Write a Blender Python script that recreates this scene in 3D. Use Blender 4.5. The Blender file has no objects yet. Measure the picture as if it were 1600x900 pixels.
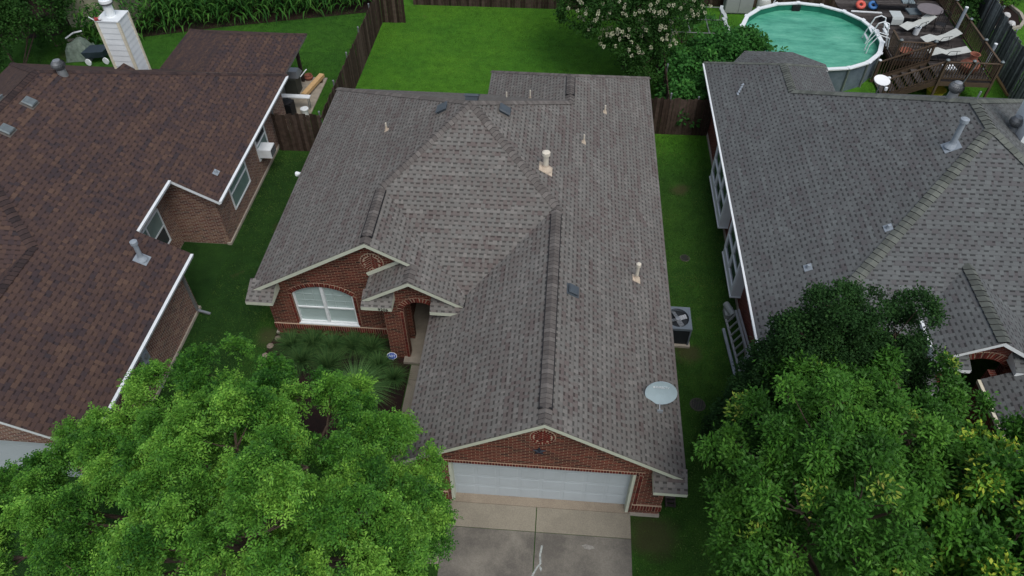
import bpy, math, random
import numpy as np
from mathutils import Vector, Matrix
from mathutils.geometry import tessellate_polygon
random.seed(7); RNG = np.random.default_rng(11)
scene = bpy.context.scene
COL = scene.collection
# ------------------------------------------------------------------ camera
cam_d = bpy.data.cameras.new('camera'); cam = bpy.data.objects.new('camera', cam_d); COL.objects.link(cam)
cam.location = (0, 0, 19.16)
cam.rotation_euler = (math.radians(90 - 46.7), 0, math.radians(4.4))
cam_d.sensor_width = 36; cam_d.lens = 1158 / 1600 * 36; cam_d.clip_end = 1000
scene.camera = cam
scene.render.resolution_x = 1024; scene.render.resolution_y = 576
# ------------------------------------------------------------------ light
SUN_EL, SUN_AZ = 60, 150
w = bpy.data.worlds.new('World'); scene.world = w; w.use_nodes = True
nt = w.node_tree; bg = nt.nodes['Background']
sky = nt.nodes.new('ShaderNodeTexSky'); sky.sky_type = 'NISHITA'; sky.sun_disc = False
sky.sun_elevation = math.radians(SUN_EL); sky.sun_rotation = math.radians(SUN_AZ)
sky.air_density = 1.2; sky.dust_density = 3.0; sky.ozone_density = 1.0
# a cloud deck greys the sky: desaturate the clear blue
hs = nt.nodes.new('ShaderNodeHueSaturation'); hs.inputs['Saturation'].default_value = 0.62
nt.links.new(sky.outputs[0], hs.inputs['Color']); nt.links.new(hs.outputs[0], bg.inputs[0])
bg.inputs[1].default_value = 0.088
sun_d = bpy.data.lights.new('sun', 'SUN'); sun = bpy.data.objects.new('sun', sun_d); COL.objects.link(sun)
sun_d.energy = 0.95; sun_d.angle = math.radians(36); sun_d.color = (1, .97, .93)
az, el = math.radians(SUN_AZ), math.radians(SUN_EL)
sd = Vector((math.sin(az) * math.cos(el), math.cos(az) * math.cos(el), math.sin(el)))
sun.rotation_euler = sd.to_track_quat('Z', 'Y').to_euler(); sun.location = (0, 0, 40)
vs = scene.view_settings
vs.view_transform = 'Standard'; vs.look = 'None'; vs.gamma = 1; vs.exposure = 0.66; vs.use_curve_mapping = False

# ------------------------------------------------------------------ node helpers
def new_mat(name, rough=.8, spec=.3):
    m = bpy.data.materials.new(name); m.use_nodes = True
    b = m.node_tree.nodes['Principled BSDF']
    b.inputs['Roughness'].default_value = rough
    b.inputs['Specular IOR Level'].default_value = spec
    return m, m.node_tree, b
class NB:
    def __init__(s, nt): s.nt = nt
    def n(s, t, **k):
        x = s.nt.nodes.new(t)
        for a, v in k.items(): setattr(x, a, v)
        return x
    def l(s, a, b): s.nt.links.new(a, b)
    def _in(s, node, i, v):
        if v is None: return
        if hasattr(v, 'is_output') or isinstance(v, bpy.types.NodeSocket): s.l(v, node.inputs[i])
        else: node.inputs[i].default_value = v
    def math(s, op, a, b=None, c=None, clamp=False):
        x = s.n('ShaderNodeMath', operation=op); x.use_clamp = clamp
        s._in(x, 0, a); s._in(x, 1, b); s._in(x, 2, c); return x.outputs[0]
    def noise(s, vec, scale, detail=3, rough=.6, dim='3D'):
        x = s.n('ShaderNodeTexNoise', noise_dimensions=dim); s._in(x, 'Vector', vec)
        x.inputs['Scale'].default_value = scale; x.inputs['Detail'].default_value = detail; x.inputs['Roughness'].default_value = rough
        return x.outputs['Fac']
    def ramp(s, fac, stops, interp='LINEAR'):
        x = s.n('ShaderNodeValToRGB'); x.color_ramp.interpolation = interp; s.l(fac, x.inputs[0])
        e = x.color_ramp.elements
        while len(e) < len(stops): e.new(.5)
        for i, (p, c) in enumerate(stops): e[i].position = p; e[i].color = tuple(c) + (1,)
        return x.outputs[0]
    def mix(s, fac, a, b, mode='MIX'):
        x = s.n('ShaderNodeMix', data_type='RGBA', blend_type=mode)
        s._in(x, 'Factor', fac)
        for i, v in ((6, a), (7, b)):
            if isinstance(v, (tuple, list)): x.inputs[i].default_value = tuple(v)[:3] + (1,)
            else: s.l(v, x.inputs[i])
        return x.outputs[2]
    def maprange(s, v, a, b, c, d):
        x = s.n('ShaderNodeMapRange'); s._in(x, 0, v)
        for i, q in enumerate((a, b, c, d)): x.inputs[i + 1].default_value = q
        return x.outputs[0]
    def uv(s): return s.n('ShaderNodeUVMap').outputs[0]
    def obj(s): return s.n('ShaderNodeTexCoord').outputs['Object']
    def attr(s, nm='rnd'): return s.n('ShaderNodeAttribute', attribute_name=nm).outputs['Fac']
    def bump(s, h, dist, strength=1.):
        x = s.n('ShaderNodeBump'); s.l(h, x.inputs['Height']); x.inputs['Distance'].default_value = dist
        x.inputs['Strength'].default_value = strength; return x.outputs[0]
def simple(name, col, rough=.7, var=.12, scale=6, spec=.3, metal=0, bump=0, rnd=0):
    m, nt, b = new_mat(name, rough, spec); N = NB(nt)
    f = N.noise(N.obj(), scale, 4)
    dk = tuple(c * (1 - var) for c in col); lt = tuple(min(1, c * (1 + var)) for c in col)
    c = N.mix(N.maprange(f, .3, .7, 0, 1), dk, lt)
    if rnd:
        r = N.attr(); c = N.mix(1., c, N.ramp(r, [(0, (1 - rnd,) * 3), (1, (1 + rnd,) * 3)]), 'MULTIPLY')
    N.l(c, b.inputs['Base Color']); b.inputs['Metallic'].default_value = metal
    if bump: N.l(N.bump(f, bump), b.inputs['Normal'])
    return m
def shingle(name, tab_cols, gap_mul=.55, wide=.34, tabw=.205, expo=.143, streak=.08, bright=1., bandv=.64, jitter=.32, cw=(.40, .40, .30), edgek=.16):
    m, nt, b = new_mat(name, .95, .15); N = NB(nt)
    sep = N.n('ShaderNodeSeparateXYZ'); N.l(N.uv(), sep.inputs[0]); u, v = sep.outputs[0], sep.outputs[1]
    vr = N.math('DIVIDE', v, expo); row = N.math('FLOOR', vr); fv = N.math('FRACT', vr)
    wn = N.n('ShaderNodeTexWhiteNoise', noise_dimensions='1D'); N.l(row, wn.inputs['W'])
    par = N.math('MULTIPLY', N.math('MODULO', row, 2), .5)
    off = N.math('ADD', par, N.math('MULTIPLY', wn.outputs[0], .8))
    uu = N.math('ADD', N.math('DIVIDE', u, tabw), off); cell = N.math('FLOOR', uu); fu = N.math('FRACT', uu)
    cmb = N.n('ShaderNodeCombineXYZ'); N.l(cell, cmb.inputs[0]); N.l(row, cmb.inputs[1])
    w2 = N.n('ShaderNodeTexWhiteNoise', noise_dimensions='2D'); N.l(cmb.outputs[0], w2.inputs['Vector'])
    r1 = w2.outputs[0]
    sc = N.n('ShaderNodeSeparateColor'); N.l(w2.outputs[1], sc.inputs[0]); r2, r3 = sc.outputs[1], sc.outputs[2]
    thr = N.math('ADD', N.math('MULTIPLY', r1, jitter), wide)
    tooth = N.math('LESS_THAN', fu, thr)                       # 1 on the raised laminated tab
    big = N.noise(N.uv(), .35, 3)
    ws = N.n('ShaderNodeTexWhiteNoise', noise_dimensions='2D'); cs_ = N.n('ShaderNodeCombineXYZ')
    N.l(N.math('FLOOR', N.math('ADD', N.math('DIVIDE', u, .98), N.math('MULTIPLY', wn.outputs[0], 7))), cs_.inputs[0]); N.l(row, cs_.inputs[1]); N.l(cs_.outputs[0], ws.inputs['Vector'])
    base_ = N.math('ADD', N.math('MULTIPLY', ws.outputs[0], cw[1]), N.math('MULTIPLY', big, cw[2]))
    colsel = N.math('ADD', N.math('MULTIPLY', r2, cw[0]), base_)
    tc = N.ramp(colsel, [(i / (len(tab_cols) - 1) if len(tab_cols) > 1 else 0, c) for i, c in enumerate(tab_cols)])
    colsel2 = N.math('ADD', N.math('MULTIPLY', r3, cw[0]), base_)
    gc = N.ramp(colsel2, [(i / (len(tab_cols) - 1), c) for i, c in enumerate(tab_cols)])
    # printed shadow band at the head of each slot
    band = N.math('MULTIPLY', N.math('GREATER_THAN', fv, bandv), N.math('SUBTRACT', 1, tooth))
    gc = N.mix(band, N.mix(1., gc, (.97,) * 3, 'MULTIPLY'), N.mix(1., gc, (gap_mul,) * 3, 'MULTIPLY'))
    c = N.mix(tooth, gc, tc)
    gran = N.noise(N.uv(), 120, 2)
    c = N.mix(1., c, N.ramp(gran, [(.3, (.82,) * 3), (.7, (1.18,) * 3)]), 'MULTIPLY')
    st = N.noise(N.obj(), .5, 4)
    c = N.mix(1., c, N.ramp(st, [(.3, (bright * (1 - streak),) * 3), (.7, (bright * (1 + streak * .6),) * 3)]), 'MULTIPLY')
    edge = N.math('LESS_THAN', fv, .13)                      # cut butt edge of the course, dark asphalt
    c = N.mix(N.math('MULTIPLY', edge, edgek), c, (.02, .02, .02))
    N.l(c, b.inputs['Base Color'])
    h = N.math('ADD', N.math('SUBTRACT', 1, fv), N.math('MULTIPLY', tooth, .5))
    N.l(N.bump(h, .009), b.inputs['Normal'])
    return m
def brick(name, cols, mortar, bw=.21, bh=.073, ms=.007):
    m, nt, b = new_mat(name, .9, .2); N = NB(nt)
    sep = N.n('ShaderNodeSeparateXYZ'); N.l(N.uv(), sep.inputs[0]); u, v = sep.outputs[0], sep.outputs[1]
    vr = N.math('DIVIDE', v, bh); row = N.math('FLOOR', vr); fv = N.math('FRACT', vr)
    uu = N.math('ADD', N.math('DIVIDE', u, bw), N.math('MULTIPLY', N.math('MODULO', row, 2), .5)); cell = N.math('FLOOR', uu); fu = N.math('FRACT', uu)
    cmb = N.n('ShaderNodeCombineXYZ'); N.l(cell, cmb.inputs[0]); N.l(row, cmb.inputs[1])
    w2 = N.n('ShaderNodeTexWhiteNoise', noise_dimensions='2D'); N.l(cmb.outputs[0], w2.inputs['Vector'])
    bc = N.ramp(w2.outputs[0], [(i / (len(cols) - 1), c) for i, c in enumerate(cols)])
    mm = N.math('MAXIMUM', N.math('LESS_THAN', fv, ms * 2 / bh), N.math('LESS_THAN', fu, ms * 1.6 / bw))
    fn = N.noise(N.uv(), 30, 3)
    bc = N.mix(1., bc, N.ramp(fn, [(.3, (.8,) * 3), (.7, (1.2,) * 3)]), 'MULTIPLY')
    c = N.mix(mm, bc, mortar)
    c = N.mix(1., c, N.ramp(N.noise(N.obj(), .7, 3), [(.3, (.85,) * 3), (.7, (1.12,) * 3)]), 'MULTIPLY')
    N.l(c, b.inputs['Base Color']); N.l(N.bump(N.math('SUBTRACT', 1, mm), .006), b.inputs['Normal'])
    return m
def rnd_ramp(name, stops, rough=.8, spec=.3, trans=0, scale=3, var=.15):
    """colour per face from the 'rnd' attribute, with a light noise"""
    m, nt, b = new_mat(name, rough, spec if not trans else .1); N = NB(nt)
    c = N.ramp(N.attr(), stops)
    c = N.mix(1., c, N.ramp(N.noise(N.obj(), scale, 3), [(.3, (1 - var,) * 3), (.7, (1 + var,) * 3)]), 'MULTIPLY')
    N.l(c, b.inputs['Base Color'])
    if trans:
        t = N.n('ShaderNodeBsdfTranslucent'); N.l(c, t.inputs[0]); x = N.n('ShaderNodeMixShader'); x.inputs[0].default_value = trans
        N.l(b.outputs[0], x.inputs[1]); N.l(t.outputs[0], x.inputs[2]); N.l(x.outputs[0], nt.nodes['Material Output'].inputs[0])
    return m

# ------------------------------------------------------------------ mesh builder
class MB:
    def __init__(s): s.v = []; s.f = []; s.uv = []; s.m = []; s.r = []; s.mats = []
    def mi(s, mat):
        if mat not in s.mats: s.mats.append(mat)
        return s.mats.index(mat)
    def poly(s, pts, mat, rnd=None, roof=None):
        pts = [Vector(p) for p in pts]
        i0 = len(s.v); s.v += [tuple(p) for p in pts]; s.f.append(list(range(i0, i0 + len(pts))))
        n = Vector((0, 0, 0))
        for a, b in zip(pts, pts[1:] + pts[:1]): n += a.cross(b)
        if n.length > 1e-12: n.normalize()
        else: n = Vector((0, 0, 1))
        if abs(n.z) > .97: U, V = Vector((1, 0, 0)), Vector((0, 1, 0))
        else:
            U = Vector((0, 0, 1)).cross(n).normalized(); V = n.cross(U)
        if roof: sl = math.sqrt(max(1e-6, 1 - n.z ** 2)); uv = [(p.dot(U), (p.z - roof) / sl) for p in pts]
        else: uv = [(p.dot(U), p.dot(V)) for p in pts]
        s.uv += uv; s.m.append(s.mi(mat)); s.r.append(random.random() if rnd is None else rnd)
    def box(s, a, b, mat, rnd=None, top=None):
        (x0, y0, z0), (x1, y1, z1) = a, b
        c = [(x0, y0, z0), (x1, y0, z0), (x1, y1, z0), (x0, y1, z0), (x0, y0, z1), (x1, y0, z1), (x1, y1, z1), (x0, y1, z1)]
        s.hexa(c, mat, rnd)
    def hexa(s, c, mat, rnd=None):
        r = random.random() if rnd is None else rnd
        for f in ((3, 2, 1, 0), (4, 5, 6, 7), (0, 1, 5, 4), (1, 2, 6, 5), (2, 3, 7, 6), (3, 0, 4, 7)): s.poly([c[i] for i in f], mat, r)
    def obox(s, c, sx, sy, sz, rot, mat, rnd=None):
        M = Matrix.Translation(Vector(c)) @ rot.to_4x4()
        k = [M @ Vector((x * sx / 2, y * sy / 2, z * sz / 2)) for z in (-1, 1) for x, y in ((-1, -1), (1, -1), (1, 1), (-1, 1))]
        s.hexa(k, mat, rnd)
    def beam(s, p, q, w, h, mat, rnd=None, up=(0, 0, 1)):
        p, q = Vector(p), Vector(q); d = (q - p); L = d.length; d.normalize(); u = Vector(up)
        if abs(d.dot(u)) > .98: u = Vector((0, 1, 0))
        sd_ = d.cross(u).normalized(); u2 = sd_.cross(d)
        rot = Matrix((d, sd_, u2)).transposed(); s.obox((p + q) / 2, L, w, h, rot, mat, rnd)
    def tube(s, pts, rad, mat, n=10, cap=True, rnd=None):
        pts = [Vector(p) for p in pts]; rs = rad if isinstance(rad, (list, tuple)) else [rad] * len(pts)
        r = random.random() if rnd is None else rnd; rings = []; prev = None
        for i, p in enumerate(pts):
            d = (pts[min(i + 1, len(pts) - 1)] - pts[max(i - 1, 0)]).normalized()
            a = prev if prev is not None else (Vector((1, 0, 0)) if abs(d.x) < .9 else Vector((0, 1, 0)))
            a = (a - d * a.dot(d)).normalized(); prev = a; b = d.cross(a)
            rings.append([p + (a * math.cos(t) + b * math.sin(t)) * rs[i] for t in [2 * math.pi * k / n for k in range(n)]])
        for A, B in zip(rings, rings[1:]):
            for k in range(n): s.poly([A[k], A[(k + 1) % n], B[(k + 1) % n], B[k]], mat, r)
        if cap: s.poly(rings[0][::-1], mat, r); s.poly(rings[-1], mat, r)
    def lathe(s, c, prof, mat, n=20, rnd=None, axis=None):
        """prof: (radius, height) from bottom to top about c, axis default +Z"""
        c = Vector(c); R = (Vector(axis).to_track_quat('Z', 'Y').to_matrix() if axis else Matrix.Identity(3)); r = random.random() if rnd is None else rnd
        P = [[c + R @ Vector((q * math.cos(2 * math.pi * k / n), q * math.sin(2 * math.pi * k / n), h)) for k in range(n)] for q, h in prof]
        for A, B in zip(P, P[1:]):
            for k in range(n): s.poly([A[k], A[(k + 1) % n], B[(k + 1) % n], B[k]], mat, r)
    def build(s, name, parent=None, smooth=False, weld=False):
        me = bpy.data.meshes.new(name); me.from_pydata(s.v, [], s.f)
        for m in s.mats: me.materials.append(m)
        me.polygons.foreach_set('material_index', s.m)
        uvl = me.uv_layers.new(name='UVMap'); uvl.data.foreach_set('uv', np.array(s.uv, 'f').ravel())
        at = me.attributes.new('rnd', 'FLOAT', 'FACE'); at.data.foreach_set('value', s.r)
        if smooth:
            import bmesh
            bm = bmesh.new(); bm.from_mesh(me); bmesh.ops.remove_doubles(bm, verts=bm.verts, dist=1e-4); bm.to_mesh(me); bm.free()
            me.polygons.foreach_set('use_smooth', [True] * len(me.polygons))
            try: me.set_sharp_from_angle(angle=math.radians(40))
            except Exception: pass
        me.update(); me.validate()
        o = bpy.data.objects.new(name, me); COL.objects.link(o)
        if parent: o.parent = parent; o.matrix_parent_inverse = Matrix.Translation(-Vector(parent.location)) if parent.parent is None else Matrix.Identity(4)
        return o
def tag(o, label, cat, group=None, kind=None):
    if label: o['label'] = label
    if cat: o['category'] = cat
    if group: o['group'] = group
    if kind: o['kind'] = kind
    return o
def struct(o): o['kind'] = 'structure'; return o
def thing(name, label, cat, loc=(0, 0, 0), group=None):
    o = bpy.data.objects.new(name, None); COL.objects.link(o); o.location = loc; o.empty_display_size = .3
    return tag(o, label, cat, group)

# ------------------------------------------------------------------ materials
MAIN_SH = shingle('shingles_weathered_grey', [(.104, .082, .078), (.130, .110, .104), (.150, .138, .129), (.152, .149, .140), (.188, .178, .166)], .44, jitter=.42, wide=.30, cw=(.50, .52, .22))
LEFT_SH = shingle('shingles_brown', [(.038, .034, .039), (.054, .039, .041), (.070, .046, .042), (.083, .053, .044), (.106, .067, .051)], .52, wide=.42, tabw=.27, streak=.05, bandv=.74, cw=(.55, .42, .12), edgek=.30)
RIGHT_SH = shingle('shingles_blue_grey', [(.084, .072, .076), (.104, .102, .105), (.112, .118, .120), (.126, .135, .136), (.150, .162, .162)], .40, tabw=.25, jitter=.42, wide=.36)
CAP_M = rnd_ramp('ridge_cap_grey', [(0, (.098, .088, .083)), (.5, (.122, .112, .105)), (1, (.155, .143, .134))], .95, .1, scale=8)
CAP_L = rnd_ramp('ridge_cap_brown', [(0, (.036, .028, .029)), (.5, (.052, .037, .036)), (1, (.070, .047, .042))], .95, .1)
CAP_R = rnd_ramp('ridge_cap_green_grey', [(0, (.092, .100, .090)), (.5, (.112, .122, .110)), (1, (.135, .146, .130))], .95, .1)
FLASH = simple('roof_edge_lead', (.13, .12, .11), .8)
BLACK = simple('black_plastic', (.012, .012, .014), .6)
BRICK_M = brick('red_brick', [(.024, .009, .009), (.100, .017, .013), (.13, .024, .017), (.07, .014, .012), (.165, .033, .022), (.04, .015, .014)], (.34, .24, .165), ms=.0075)
BRICK_L = brick('brown_brick', [(.08, .028, .024), (.145, .045, .034), (.20, .095, .06), (.115, .038, .032), (.26, .15, .10), (.06, .03, .028)], (.46, .40, .34), ms=.0085)
BRICK_R = brick('right_red_brick', [(.11, .025, .02), (.17, .04, .028), (.14, .032, .025), (.08, .02, .018)], (.26, .17, .14))
BRICKS = rnd_ramp('single_brick_red', [(0, (.06, .014, .012)), (.4, (.12, .022, .016)), (.8, (.16, .030, .021)), (1, (.07, .018, .015))], .9, .2, scale=12)
MORTAR = simple('mortar', (.42, .32, .23), .95)
CREAM = simple('cream_trim', (.52, .55, .45), .55, .06)
CREAMR = simple('pale_concrete_base', (.34, .31, .26), .9)
WHITE = simple('white_paint', (.72, .76, .78), .5, .05)
WHITES = simple('white_siding', (.66, .70, .72), .6, .07, 2)
OFFW = simple('cream_corner_board', (.62, .58, .46), .6, .06)
DOORW = simple('garage_door_white', (.42, .47, .50), .45, .05, 1.5)
GLASS_D, _nt, _b = new_mat('dark_window_glass', .08, .6); _b.inputs['Base Color'].default_value = (.03, .045, .05, 1)
GLASS_B, _nt, _b = new_mat('blind_glass', .25, .6); _N = NB(_nt)
_s = _N.n('ShaderNodeSeparateXYZ'); _N.l(_N.uv(), _s.inputs[0]); _f = _N.math('FRACT', _N.math('DIVIDE', _s.outputs[1], .05))
_N.l(_N.mix(_N.math('LESS_THAN', _f, .3), (.42, .52, .51), (.27, .345, .35)), _b.inputs['Base Color'])
GLASS_G, _nt, _b = new_mat('blind_glass_green', .2, .6); _N = NB(_nt)
_N.l(_N.mix(_N.noise(_N.obj(), 2), (.10, .17, .16), (.22, .31, .29)), _b.inputs['Base Color'])
METAL = simple('galvanised_metal', (.30, .32, .34), .45, .15, 5, .5, .6)
METALD = simple('dark_turbine_metal', (.13, .14, .15), .5, .2, 6, .5, .4)
PIPEW = simple('weathered_white_pipe', (.60, .56, .47), .6, .08)
PIPEG = simple('pale_blue_grey_pipe', (.26, .30, .34), .55, .1)
PIPET = simple('tan_lead_boot', (.50, .42, .33), .8, .15)
VENTG = simple('slate_vent_plastic', (.06, .075, .09), .45, .1)
DISHM = simple('dish_pale_blue', (.36, .46, .50), .4, .05)
CONC = simple('aged_concrete', (.30, .27, .22), .9, .2, 3, bump=.004)
FENCE_D = rnd_ramp('dark_fence_wood', [(0, (.028, .019, .014)), (.5, (.05, .034, .026)), (1, (.085, .062, .05))], .9, .15, scale=6, var=.3)
FENCE_G = rnd_ramp('grey_fence_wood', [(0, (.04, .042, .044)), (.5, (.11, .115, .118)), (1, (.25, .26, .26))], .9, .15, scale=6, var=.3)
DECKW = rnd_ramp('deck_wood', [(0, (.026, .022, .021)), (.5, (.050, .043, .040)), (1, (.085, .076, .072))], .85, .2, scale=5, var=.3)
DECKB = rnd_ramp('deck_rail_wood', [(0, (.045, .030, .020)), (1, (.095, .068, .046))], .85, .2, scale=5)
BARK = simple('bark', (.09, .065, .05), .95, .3, 12, bump=.01)
TERRA = simple('terracotta', (.23, .085, .055), .85, .2, 8)

# ------------------------------------------------------------------ ground
m, nt, b = new_mat('lawn_grass', .9, .15); N = NB(nt); O = N.obj()
sp = N.n('ShaderNodeSeparateXYZ'); N.l(O, sp.inputs[0])
fine = N.noise(O, 26, 5, .75); mid = N.noise(O, 2.2, 4); big = N.noise(O, .25, 3)
c = N.ramp(fine, [(.28, (.008, .026, .005)), (.5, (.019, .066, .011)), (.72, (.038, .115, .018))])
c = N.mix(1., c, N.ramp(mid, [(.3, (.72, .75, .75)), (.7, (1.22, 1.2, 1.1))]), 'MULTIPLY')
c = N.mix(1., c, N.ramp(big, [(.35, (.85, .9, .9)), (.65, (1.2, 1.1, 1.0))]), 'MULTIPLY')
# lighter turf colour in the open back gardens, darker in the side yards
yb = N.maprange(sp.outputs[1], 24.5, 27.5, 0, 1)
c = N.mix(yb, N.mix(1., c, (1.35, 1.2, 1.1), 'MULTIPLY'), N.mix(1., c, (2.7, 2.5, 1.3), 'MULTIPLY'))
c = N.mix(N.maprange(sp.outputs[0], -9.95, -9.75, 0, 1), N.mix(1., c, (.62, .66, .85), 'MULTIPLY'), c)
bare = N.maprange(N.noise(O, 1.1, 5, .7), .64, .74, 0, 1)
for wx_, wy_, rr_ in ((3.1, 9.15, .75), (4.6, 15.5, .45), (-9.3, 15.2, .45), (-24.6, 32.6, .9), (5.0, 24.0, .4), (-10.4, 20.5, .35)):
    vd = N.n('ShaderNodeVectorMath', operation='DISTANCE'); N.l(O, vd.inputs[0]); vd.inputs[1].default_value = (wx_, wy_, 0)
    bare = N.math('MAXIMUM', bare, N.maprange(N.math('ADD', vd.outputs['Value'], N.math('MULTIPLY', mid, .5)), rr_ + .35, rr_ * .4 + .15, 0, 1.4), clamp=True)
c = N.mix(N.math('MULTIPLY', bare, .55), c, (.075, .055, .032))
N.l(c, b.inputs['Base Color']); N.l(N.bump(fine, .05, .9), b.inputs['Normal'])
GRASS = m
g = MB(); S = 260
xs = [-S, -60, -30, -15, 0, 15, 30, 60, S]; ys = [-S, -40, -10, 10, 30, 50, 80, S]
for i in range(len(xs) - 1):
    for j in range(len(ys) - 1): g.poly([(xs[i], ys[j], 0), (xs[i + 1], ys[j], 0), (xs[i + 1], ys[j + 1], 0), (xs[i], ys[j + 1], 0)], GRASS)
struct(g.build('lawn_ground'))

def conc_mat(name, base, dark, thr=.5, stain=.6):
    m, nt, b = new_mat(name, .9, .2); N = NB(nt); O = N.obj()
    s1 = N.noise(O, .9, 6, .7); s2 = N.noise(O, 35, 3, .7)
    c = N.mix(N.maprange(s1, thr - .12, thr + .12, 0, stain), base, dark)
    c = N.mix(1., c, N.ramp(s2, [(.3, (.82,) * 3), (.7, (1.15,) * 3)]), 'MULTIPLY')
    N.l(c, b.inputs['Base Color']); N.l(N.bump(s2, .004), b.inputs['Normal']); return m
DRIVE_L = conc_mat('driveway_light_concrete', (.27, .245, .195), (.20, .18, .145), .55)
DRIVE_D = conc_mat('driveway_dark_stained', (.22, .205, .175), (.105, .098, .088), .47, .8)
SLAB_T = conc_mat('garage_lip_tan', (.29, .245, .19), (.19, .155, .12), .55)
dr = MB()
dr.box((-2.53, 8.99, -.08), (-.07, 9.70, .02), DRIVE_L); dr.box((-.045, 8.99, -.08), (2.52, 9.70, .02), DRIVE_L)
dr.box((-2.53, 2, -.08), (-.07, 8.975, .012), DRIVE_D); dr.box((-.045, 2, -.08), (2.52, 8.975, .012), DRIVE_D)
struct(dr.build('driveway'))
wp = MB(); WM = simple('spilled_white_paint', (.33, .36, .35), .8, .35, 14)
path = [(.14, 8.62), (.10, 8.35), (.12, 8.12), (.04, 8.02), (-.05, 7.84), (-.12, 7.66)]
for (xa, ya), (xb, yb_) in zip(path, path[1:]): wp.poly([(xa - .022, ya, .0165), (xa + .03, ya, .0165), (xb + .03, yb_, .0165), (xb - .022, yb_, .0165)][::-1], WM)
wp.poly([(.10, 8.08, .017), (.17, 8.0, .017), (.15, 7.9, .017), (.11, 7.98, .017)], WM)
wp.poly([(1.2, 8.70, .0165), (1.32, 8.74, .0165), (1.5, 8.70, .0165), (1.55, 8.64, .0165), (1.4, 8.6, .0165), (1.28, 8.62, .0165)][::-1], simple('faint_white_stain', (.27, .26, .235), .9, .3, 14))
struct(wp.build('driveway_paint_marks'))
wk = MB()
for y0_ in np.arange(5.2, 14.1, 1.22): wk.box((-4.36, y0_, -.05), (-3.3, min(y0_ + 1.2, 14.32), .03), DRIVE_L)
wk.box((-3.28, 7.9, -.05), (-2.55, 8.95, .03), DRIVE_L)
struct(wk.build('front_walkway'))
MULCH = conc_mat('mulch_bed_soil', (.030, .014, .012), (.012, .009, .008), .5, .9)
be = MB(); be.poly([(-9.1, 15.3, .012), (-9.25, 14.4, .012), (-8.3, 12.4, .012), (-6.5, 11.4, .012), (-4.4, 11.2, .012), (-4.4, 14.6, .012), (-5.2, 15.3, .012)], MULCH)
struct(be.build('flower_bed'))

# ------------------------------------------------------------------ roof tools
def roof_solid(name, faces, mat, trim, parent, thick=.16, edge=None, z0=2.4):
    """top faces with courses, a soffit below and fascia round the outside"""
    t = MB(); cnt = {}
    key = lambda p: tuple(round(c, 3) for c in p)
    for f in faces:
        n = Vector((0, 0, 0)); P = [Vector(p) for p in f]
        for a, b_ in zip(P, P[1:] + P[:1]): n += a.cross(b_)
        if n.z < 0: f = f[::-1]
        t.poly(f, mat, roof=z0 - .001)
        t.poly([(x, y, z - thick) for x, y, z in f][::-1], trim)
        for a, b_ in zip(f, f[1:] + f[:1]): cnt[(key(a), key(b_))] = (a, b_)
    for (ka, kb), (a, b_) in cnt.items():
        if (kb, ka) in cnt: continue
        a2, b2 = (a[0], a[1], a[2] - .025), (b_[0], b_[1], b_[2] - .025)
        t.poly([a2, a, b_, b2][::-1], FLASH)
        t.poly([(a[0], a[1], a[2] - thick), a2, b2, (b_[0], b_[1], b_[2] - thick)][::-1], trim)
    return t.build(name, parent)
def ridge_caps(p, q, slope, mat, parent, lift=.012, w=.16, step=.14, thick=.012, curve=.0, name='ridge_cap', vent=False, bulge=.014):
    """overlapping cap shingles laid from q (top or far end) down to p"""
    t = MB(); p, q = Vector(p), Vector(q); d = (q - p); L = d.length; d.normalize()
    s_ = d.cross(Vector((0, 0, 1))).normalized(); n = max(1, int(L / step))
    if vent:
        for sg in (-1, 1):
            t.beam(p + s_ * sg * (w + .008) + Vector((0, 0, -w * slope + lift / 2)), q + s_ * sg * (w + .008) + Vector((0, 0, -w * slope + lift / 2)), .022, lift + .03, BLACK)
        t.beam(p + Vector((0, 0, -.03)), p + d * .03 + Vector((0, 0, -.03)), 2 * w, lift + .03, BLACK)
    for i in range(n):
        a = p + d * (L * i / n); b_ = p + d * (L * (i + 1.25) / n)
        r = random.random(); za, zb = lift + thick + .008, lift + .001
        prof = [(-1, 0), (-.45, .5), (0, .86), (.45, .5), (1, 0)]
        A = []; B = []
        for u, hh in prof:
            drop = -abs(u) * w * slope; rnd_ = (hh - (1 - abs(u)) * .86) * bulge
            cv = curve * (1 - abs(u)) * -1
            A.append(a + d * cv + s_ * u * w * (1 + .08 * (r - .5)) + Vector((0, 0, drop + rnd_ + za)))
            B.append(b_ + d * cv + s_ * u * w * .97 + Vector((0, 0, drop + rnd_ + zb)))
        for k in range(4):
            t.poly([A[k], A[k + 1], B[k + 1], B[k]], mat, r)
            t.poly([A[k] - Vector((0, 0, thick + .006)), A[k + 1] - Vector((0, 0, thick + .006)), A[k + 1], A[k]], BLACK)
    return t.build(name, parent)
def wall_poly(t, outer, holes, org, U, V, depth, mat, reveal=None):
    """planar wall with openings: outer/holes in (u,v); front face at org, body depth along N = -(UxV)"""
    org, U, V = Vector(org), Vector(U), Vector(V); Nn = U.cross(V).normalized()
    loops = [[Vector((a, b_, 0)) for a, b_ in outer]] + [[Vector((a, b_, 0)) for a, b_ in h] for h in holes]
    flat = [p for l in loops for p in l]; tri = tessellate_polygon(loops)
    W = lambda p, dd=0: org + U * p.x + V * p.y - Nn * dd
    for tr in tri:
        q = [flat[i] for i in tr]; ar = (q[1] - q[0]).cross(q[2] - q[0]).z
        if ar < 0: q = q[::-1]
        t.poly([W(p) for p in q], mat, .5); t.poly([W(p, depth) for p in q][::-1], mat, .5)
    for li, l in enumerate(loops):
        for a, b_ in zip(l, l[1:] + l[:1]): t.poly([W(a), W(a, depth), W(b_, depth), W(b_)], (reveal or mat) if li else mat, .5)
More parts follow.
